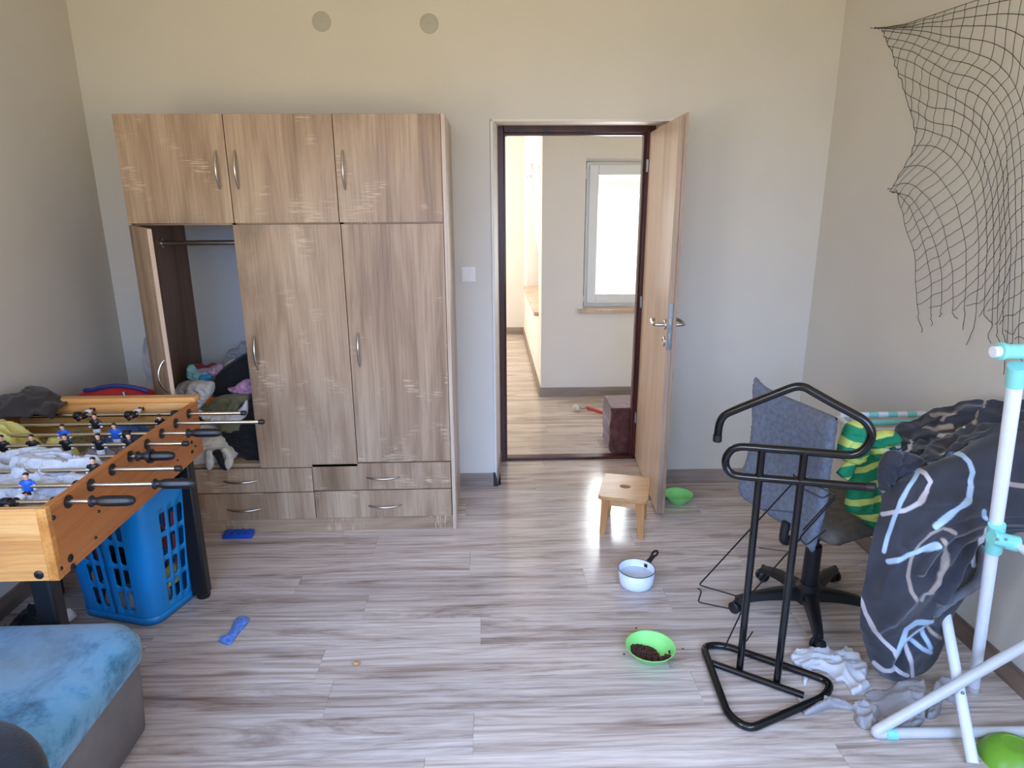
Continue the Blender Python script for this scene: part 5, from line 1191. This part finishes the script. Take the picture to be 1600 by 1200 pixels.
DRP = [(Z1([(1440, 760), (1330, 790), (1230, 830), (1140, 920), (1090, 1010)]), 7, .020), (Z1([(1440, 790), (1340, 830), (1260, 880), (1190, 980), (1130, 1100)]), 6, .022),
 (Z1([(1420, 830), (1340, 870), (1290, 950), (1240, 1060), (1180, 1150)]), 6, .024), (Z1([(1440, 720), (1300, 740), (1180, 790), (1050, 880)]), 9, .012),
 (Z2([(1140, 120), (1060, 210), (960, 330), (900, 360)]), 8, .016), (Z2([(1000, 20), (930, 120), (890, 230)]), 10, .012), (Z1([(1480, 700), (1300, 690), (1130, 700)]), 8, .010),
 (Z1([(1480, 600), (1300, 600), (1100, 650)]), 14, -.012), (Z1([(1490, 740), (1600, 730)]), 7, .014), (Z1([(1460, 780), (1600, 775)]), 6, .014), (Z2([(990, 560), (1040, 470), (1140, 370)]), 7, -.02)]
sheet('front_drop', front_ctrl, 230, 290, SW, 0.012, bl, 31, 4, 3, 7, 0.6, DRP)
top_ctrl = [
 [(1402, 682, -1.36), (1416, 668, -1.36), (1440, 657, -1.38), (1488, 638, -1.47), (1540, 629, -1.55), (1600, 634, -1.66), (1665, 640, -1.72)],
 [(1395, 700, -1.44), (1412, 692, -1.44), (1442, 682, -1.46), (1490, 660, -1.53), (1540, 648, -1.60), (1600, 648, -1.69), (1665, 650, -1.74)],
 [(1383, 722, -1.54), (1405, 722, -1.52), (1442, 706, -1.56), (1490, 682, -1.60), (1540, 664, -1.64), (1600, 660, -1.72), (1665, 658, -1.76)],
 [(1381, 748, -1.64), (1402, 742, -1.60), (1440, 722, -1.66), (1490, 700, -1.67), (1540, 676, -1.70), (1600, 666, -1.75), (1665, 662, -1.79)],
 [(1384, 775, -1.72), (1404, 764, -1.70), (1442, 742, -1.74), (1490, 716, -1.75), (1540, 690, -1.76), (1600, 676, -1.80), (1665, 672, -1.83)]]
TSW = [(Z1([(1180, 290), (1240, 285), (1275, 280)]), 2.4, 2), (Z1([(1130, 345), (1180, 350), (1260, 330)]), 2.2, 2), (Z1([(1375, 340), (1380, 290), (1410, 250), (1420, 215)]), 2.4, 2), (Z1([(1050, 410), (1070, 440), (1055, 475)]), 2.6, 1), (Z1([(1180, 370), (1260, 355), (1330, 360)]), 2.0, 1), (Z1([(960, 490), (1010, 470)]), 3, 0), (Z1([(1230, 310), (1275, 278)]), 3.4, 2)]
sheet('gathered_top', top_ctrl, 150, 100, TSW, 0.034, bl, 55, 7, 3, 11, 0.5, [(Z1([(1030, 420), (1140, 370), (1260, 360)]), 4, .02), (Z1([(1060, 350), (1200, 300), (1400, 250)]), 4, .018), (Z1([(1010, 450), (1090, 470), (1180, 480)]), 4, .02), (Z1([(1100, 400), (1250, 380)]), 3, -.02)])
lc = [(1391, 704), (1375, 722), (1372, 750), (1376, 775), (1384, 790), (1398, 775), (1420, 752), (1450, 735), (1440, 715), (1415, 706)]
lo_ = pblob('gathered_corner', lc, 1, -1.72, 0.030, 'blanket', back=0.8, w=0.03, amp=0.026, sc=11, seed=8, step=.006, parent=bl)
ca_ = lo_.data.color_attributes.new('pattern', 'FLOAT_COLOR', 'POINT')
for i_, v_ in enumerate(lo_.data.vertices):
    ca_.data[i_].color = BC[0] if noise.noise(v_.co*14) > 0.33 else BG
hm = [(1531, 850), (1543, 864), (1541, 905), (1520, 922), (1490, 940), (1462, 962), (1456, 968), (1462, 952), (1495, 925), (1522, 905), (1530, 880)]
lo_ = pblob('folded_hem', hm, 1, -1.86, 0.02, 'blanket', back=0.8, w=0.015, amp=0.004, parent=bl, seed=6, step=0.006)
ca_ = lo_.data.color_attributes.new('pattern', 'FLOAT_COLOR', 'POINT')
for i_ in range(len(lo_.data.vertices)): ca_.data[i_].color = lin('6a6b70')

# green striped shirt
mt, t, b = base('green_striped_jersey', 0.85); mp = coords(t, (1, 1, 1), rnd=False)
sx3 = nd(t, 'ShaderNodeSeparateXYZ'); t.links.new(mp, sx3.inputs[0]); nz = nd(t, 'ShaderNodeTexNoise', Scale=5.0, Detail=1.0); t.links.new(mp, nz.inputs['Vector'])
m1_ = nd(t, 'ShaderNodeMath', operation='MULTIPLY_ADD'); m1_.inputs[1].default_value = 0.10; t.links.new(nz.outputs[0], m1_.inputs[0]); t.links.new(sx3.outputs['Z'], m1_.inputs[2])
m0_ = nd(t, 'ShaderNodeMath', operation='MULTIPLY_ADD'); m0_.inputs[1].default_value = -0.22; t.links.new(sx3.outputs['X'], m0_.inputs[0])
t.links.new(m1_.outputs[0], m0_.inputs[2])
m2_ = nd(t, 'ShaderNodeMath', operation='MULTIPLY'); m2_.inputs[1].default_value = 14.5; t.links.new(m0_.outputs[0], m2_.inputs[0])
m3_ = nd(t, 'ShaderNodeMath', operation='FRACT'); t.links.new(m2_.outputs[0], m3_.inputs[0])
t.links.new(ramp(t, m3_.outputs[0], [(0.0, lin('15845a')), (0.57, lin('15845a')), (0.60, lin('c8d46c')), (0.98, lin('c8d46c')), (1.0, lin('15845a'))]), b.inputs['Base Color']); M['jersey'] = mt
gs = thing('striped_shirt', (1.42, -1.45, .45), 'green and lime striped shirt hanging over the left end of the drying rack', 'shirt')
pblob('shirt_body', [(1328, 735), (1345, 700), (1375, 690), (1400, 700), (1402, 760), (1392, 828), (1365, 826), (1340, 808), (1321, 795), (1322, 770)], 1, -1.47, 0.045, 'jersey', w=0.06, amp=0.008, back=0.5, seed=3, parent=gs)
pblob('sleeve', [(1318, 670), (1326, 660), (1345, 658), (1360, 668), (1358, 690), (1350, 712), (1335, 725), (1322, 722), (1310, 712), (1308, 700)], 1, -1.50, 0.05, 'jersey', w=0.04, amp=0.018, sc=18, back=0.6, seed=4, parent=gs)
pblob('collar', [(1356, 685), (1366, 675), (1390, 672), (1404, 678), (1402, 692), (1385, 698), (1375, 712), (1362, 722), (1356, 705)], 1, -1.49, 0.04, 'jersey', w=0.03, amp=0.014, sc=18, back=0.6, seed=5, parent=gs)
pblob('sleeve', [(1308, 736), (1322, 722), (1336, 718), (1337, 730), (1324, 750), (1308, 740)], 1, -1.52, 0.02, 'jersey', w=0.02, amp=0.004, back=0.6, seed=6, parent=gs)

# shirts on the floor
th(pblob('white_cotton_shirt', [(1234, 1024), (1250, 1017), (1285, 1016), (1313, 1016), (1320, 1011), (1335, 1022), (1352, 1038), (1357, 1046), (1353, 1063), (1360, 1074), (1334, 1087), (1326, 1078), (1319, 1066), (1305, 1064), (1290, 1050), (1270, 1047), (1265, 1058), (1259, 1071), (1254, 1068), (1253, 1046), (1240, 1038)], 2, 0.001, 0.014, cl['whitec'], back=0, flatback=True, w=0.012, amp=0.015, sc=6.5, seed=12, step=.006), 'white cotton shirt crumpled on the floor beside the valet stand base', 'shirt')
th(pblob('grey_cotton_shirt', [(1243, 1085), (1262, 1087), (1290, 1095), (1330, 1101), (1356, 1100), (1365, 1098), (1352, 1088), (1352, 1082), (1365, 1077), (1385, 1078), (1398, 1070), (1408, 1068), (1420, 1060), (1436, 1066), (1448, 1080), (1444, 1100), (1446, 1122), (1432, 1138), (1400, 1142), (1375, 1132), (1362, 1140), (1345, 1138), (1334, 1124), (1334, 1112), (1300, 1108), (1280, 1114), (1257, 1118), (1250, 1100)], 2, 0.001, 0.016, cl['greyt'], back=0, flatback=True, w=0.014, amp=0.021, sc=7, seed=14, step=.006, rotf=0.3), 'light grey cotton shirt crumpled on the floor under the hanging blanket', 'shirt')
th(pblob('grey_sock_cloth', [(1447, 1122), (1452, 1100), (1456, 1078), (1462, 1068), (1480, 1063), (1490, 1068), (1505, 1085), (1512, 1100), (1500, 1105), (1480, 1094), (1472, 1096), (1470, 1110), (1462, 1122)], 2, 0.001, 0.016, cl['greyt'], back=0, flatback=True, w=0.012, amp=0.018, sc=12, seed=15, step=.006), 'grey cloth with a dark mark lying under the crossed rack tubes', 'cloth')

# ================================================================== FISHING NET ON THE RIGHT WALL
KN = [
 [(1368, 44), (1405, 40), (1445, 28), (1490, 13), (1540, -4), (1600, -22), (1680, -34), (1760, -34), (1840, -20)],
 [(1380, 48), (1432, 55), (1480, 71), (1520, 82), (1560, 100), (1591, 140), (1606, 220), (1608, 360), (1604, 560)],
 [(1395, 84), (1428, 94), (1456, 112), (1490, 130), (1524, 141), (1556, 172), (1575, 230), (1582, 380), (1576, 545)],
 [(1418, 155), (1436, 166), (1456, 178), (1490, 182), (1522, 202), (1545, 245), (1558, 310), (1560, 430), (1556, 520)],
 [(1431, 222), (1448, 222), (1472, 228), (1497, 248), (1518, 280), (1531, 330), (1534, 390), (1532, 440), (1527, 500)],
 [(1395, 294), (1414, 290), (1433, 298), (1452, 320), (1470, 352), (1480, 390), (1487, 430), (1488, 462), (1486, 492)],
 [(1403, 300), (1416, 311), (1426, 320), (1436, 345), (1446, 370), (1455, 400), (1462, 430), (1461, 460), (1459, 492)],
 [(1407, 322), (1412, 332), (1418, 360), (1427, 388), (1431, 410), (1432, 435), (1433, 455), (1434, 470), (1437, 490)]]
KN = [[Vector((x, y, 0)) for x, y in r] for r in KN]
KW = [0, 0.9, 2.3, 3.6, 4.8, 6.0, 6.8, 7.4]
def netp(k_, s_):
    """k_ runs across the strands, s_ is the length along a strand in cells"""
    q = 0
    for i in range(7):
        if KW[i] <= k_ <= KW[i+1]+1e-9: q = i+(k_-KW[i])/(KW[i+1]-KW[i])
    rows = [cr(r, min(s_/KL[i], 1)*(len(r)-1)) if False else arcp(i, s_) for i, r in enumerate(KN)]
    if q >= 1: rows[0] = rows[1]*2-rows[2]
    p = cr(rows, q); jx = noise.noise(Vector((k_*5, s_*.6, 1)))*1.4; jy = noise.noise(Vector((k_*5, s_*.6, 7)))*1.4
    w_ = at(p.x+jx, p.y+jy, 0, XR-0.012); w_.x = XR-0.010-0.006*(1+noise.noise(Vector((k_*2, s_*.3, 3)))); return w_
KD = []; KL = []
for r in KN:
    d_ = [cr(r, (len(r)-1)*i/200) for i in range(201)]; c_ = [0]
    for i in range(200): c_.append(c_[-1]+(d_[i+1]-d_[i]).length)
    KD.append((d_, c_)); KL.append(c_[-1])
def arcp(i, s_):
    d_, c_ = KD[i]; L_ = 12.5*s_+0.28*s_*s_
    if L_ >= c_[-1]: return d_[-1]+(d_[-1]-d_[-4]).normalized()*(L_-c_[-1])*0.12
    lo, hi = 0, 200
    while hi-lo > 1:
        m_ = (lo+hi)//2
        if c_[m_] <= L_: lo = m_
        else: hi = m_
    return d_[lo].lerp(d_[hi], (L_-c_[lo])/(c_[hi]-c_[lo]+1e-9))
def smax(k_):
    q = 0
    for i in range(7):
        if KW[i] <= k_ <= KW[i+1]+1e-9: q = i+(k_-KW[i])/(KW[i+1]-KW[i])
    i = min(6, int(q)); L_ = KL[i]*(1-(q-i))+KL[i+1]*(q-i); return (-12.5+sqrt(12.5**2+4*.28*L_))/.56
nb = MB(); NR = 0.00125
for k_ in [0, .15, .3, .45, .65]+[0.9+i*(6.5/13) for i in range(14)]:
    k_ = min(k_, 7.4); sm = min(smax(k_), 16) if k_ < .85 else smax(k_); n_ = int(sm*2)
    nb.tube([netp(k_, sm*i/n_) for i in range(n_+1)], NR, 4, caps=False)
    if k_ > .8:
        p = netp(k_, sm); tl = [p]; rr = random.Random(int(k_*100)); ln = rr.uniform(.015, .12); a_ = rr.uniform(-.5, .5)
        for i in range(5): tl.append(tl[-1]+Vector((0, rr.uniform(-.012, .012)+a_*.012, -ln/5)))
        nb.tube(tl, NR*1.2, 4, caps=False)
for j in range(-4, 62):
    pts = []
    for i in range(91):
        k_ = 7.4*i/90; s_ = j+0.3 - 1.7*(k_-0.9)
        if k_ < .85 and s_ > 16: continue
        if 0 <= s_ <= smax(k_)-0.3: pts.append(netp(k_, s_))
        elif len(pts) > 1: break
    if len(pts) > 1: nb.tube(pts, NR, 4, caps=False)
edge = [netp(i*7.4/70, 0.0)+Vector((0, .005*sin(i*2.3), .004*cos(i*1.9))) for i in range(71)]; nb.tube(edge, NR*1.3, 4, caps=False)
tag(link('fishing_net', nb, 'net', smooth=True), 'torn dark green fishing net hung on the right wall from small nails', 'net', kind=None)
for (x, y), lb in (((1367, 44), 'tiny nail holding the top left corner of the fishing net'), ((1394, 295), 'tiny nail holding the left middle point of the fishing net')):
    p_ = at(x, y, 0, XR); tag(link('nail', MB().lathe([(0, -0.002), (.0016, -0.002), (.0016, .018), (.0035, .018), (.0035, .02), (0, .02)], p_, 10, (-1, 0, 0)), 'zinc'), lb, 'nail')
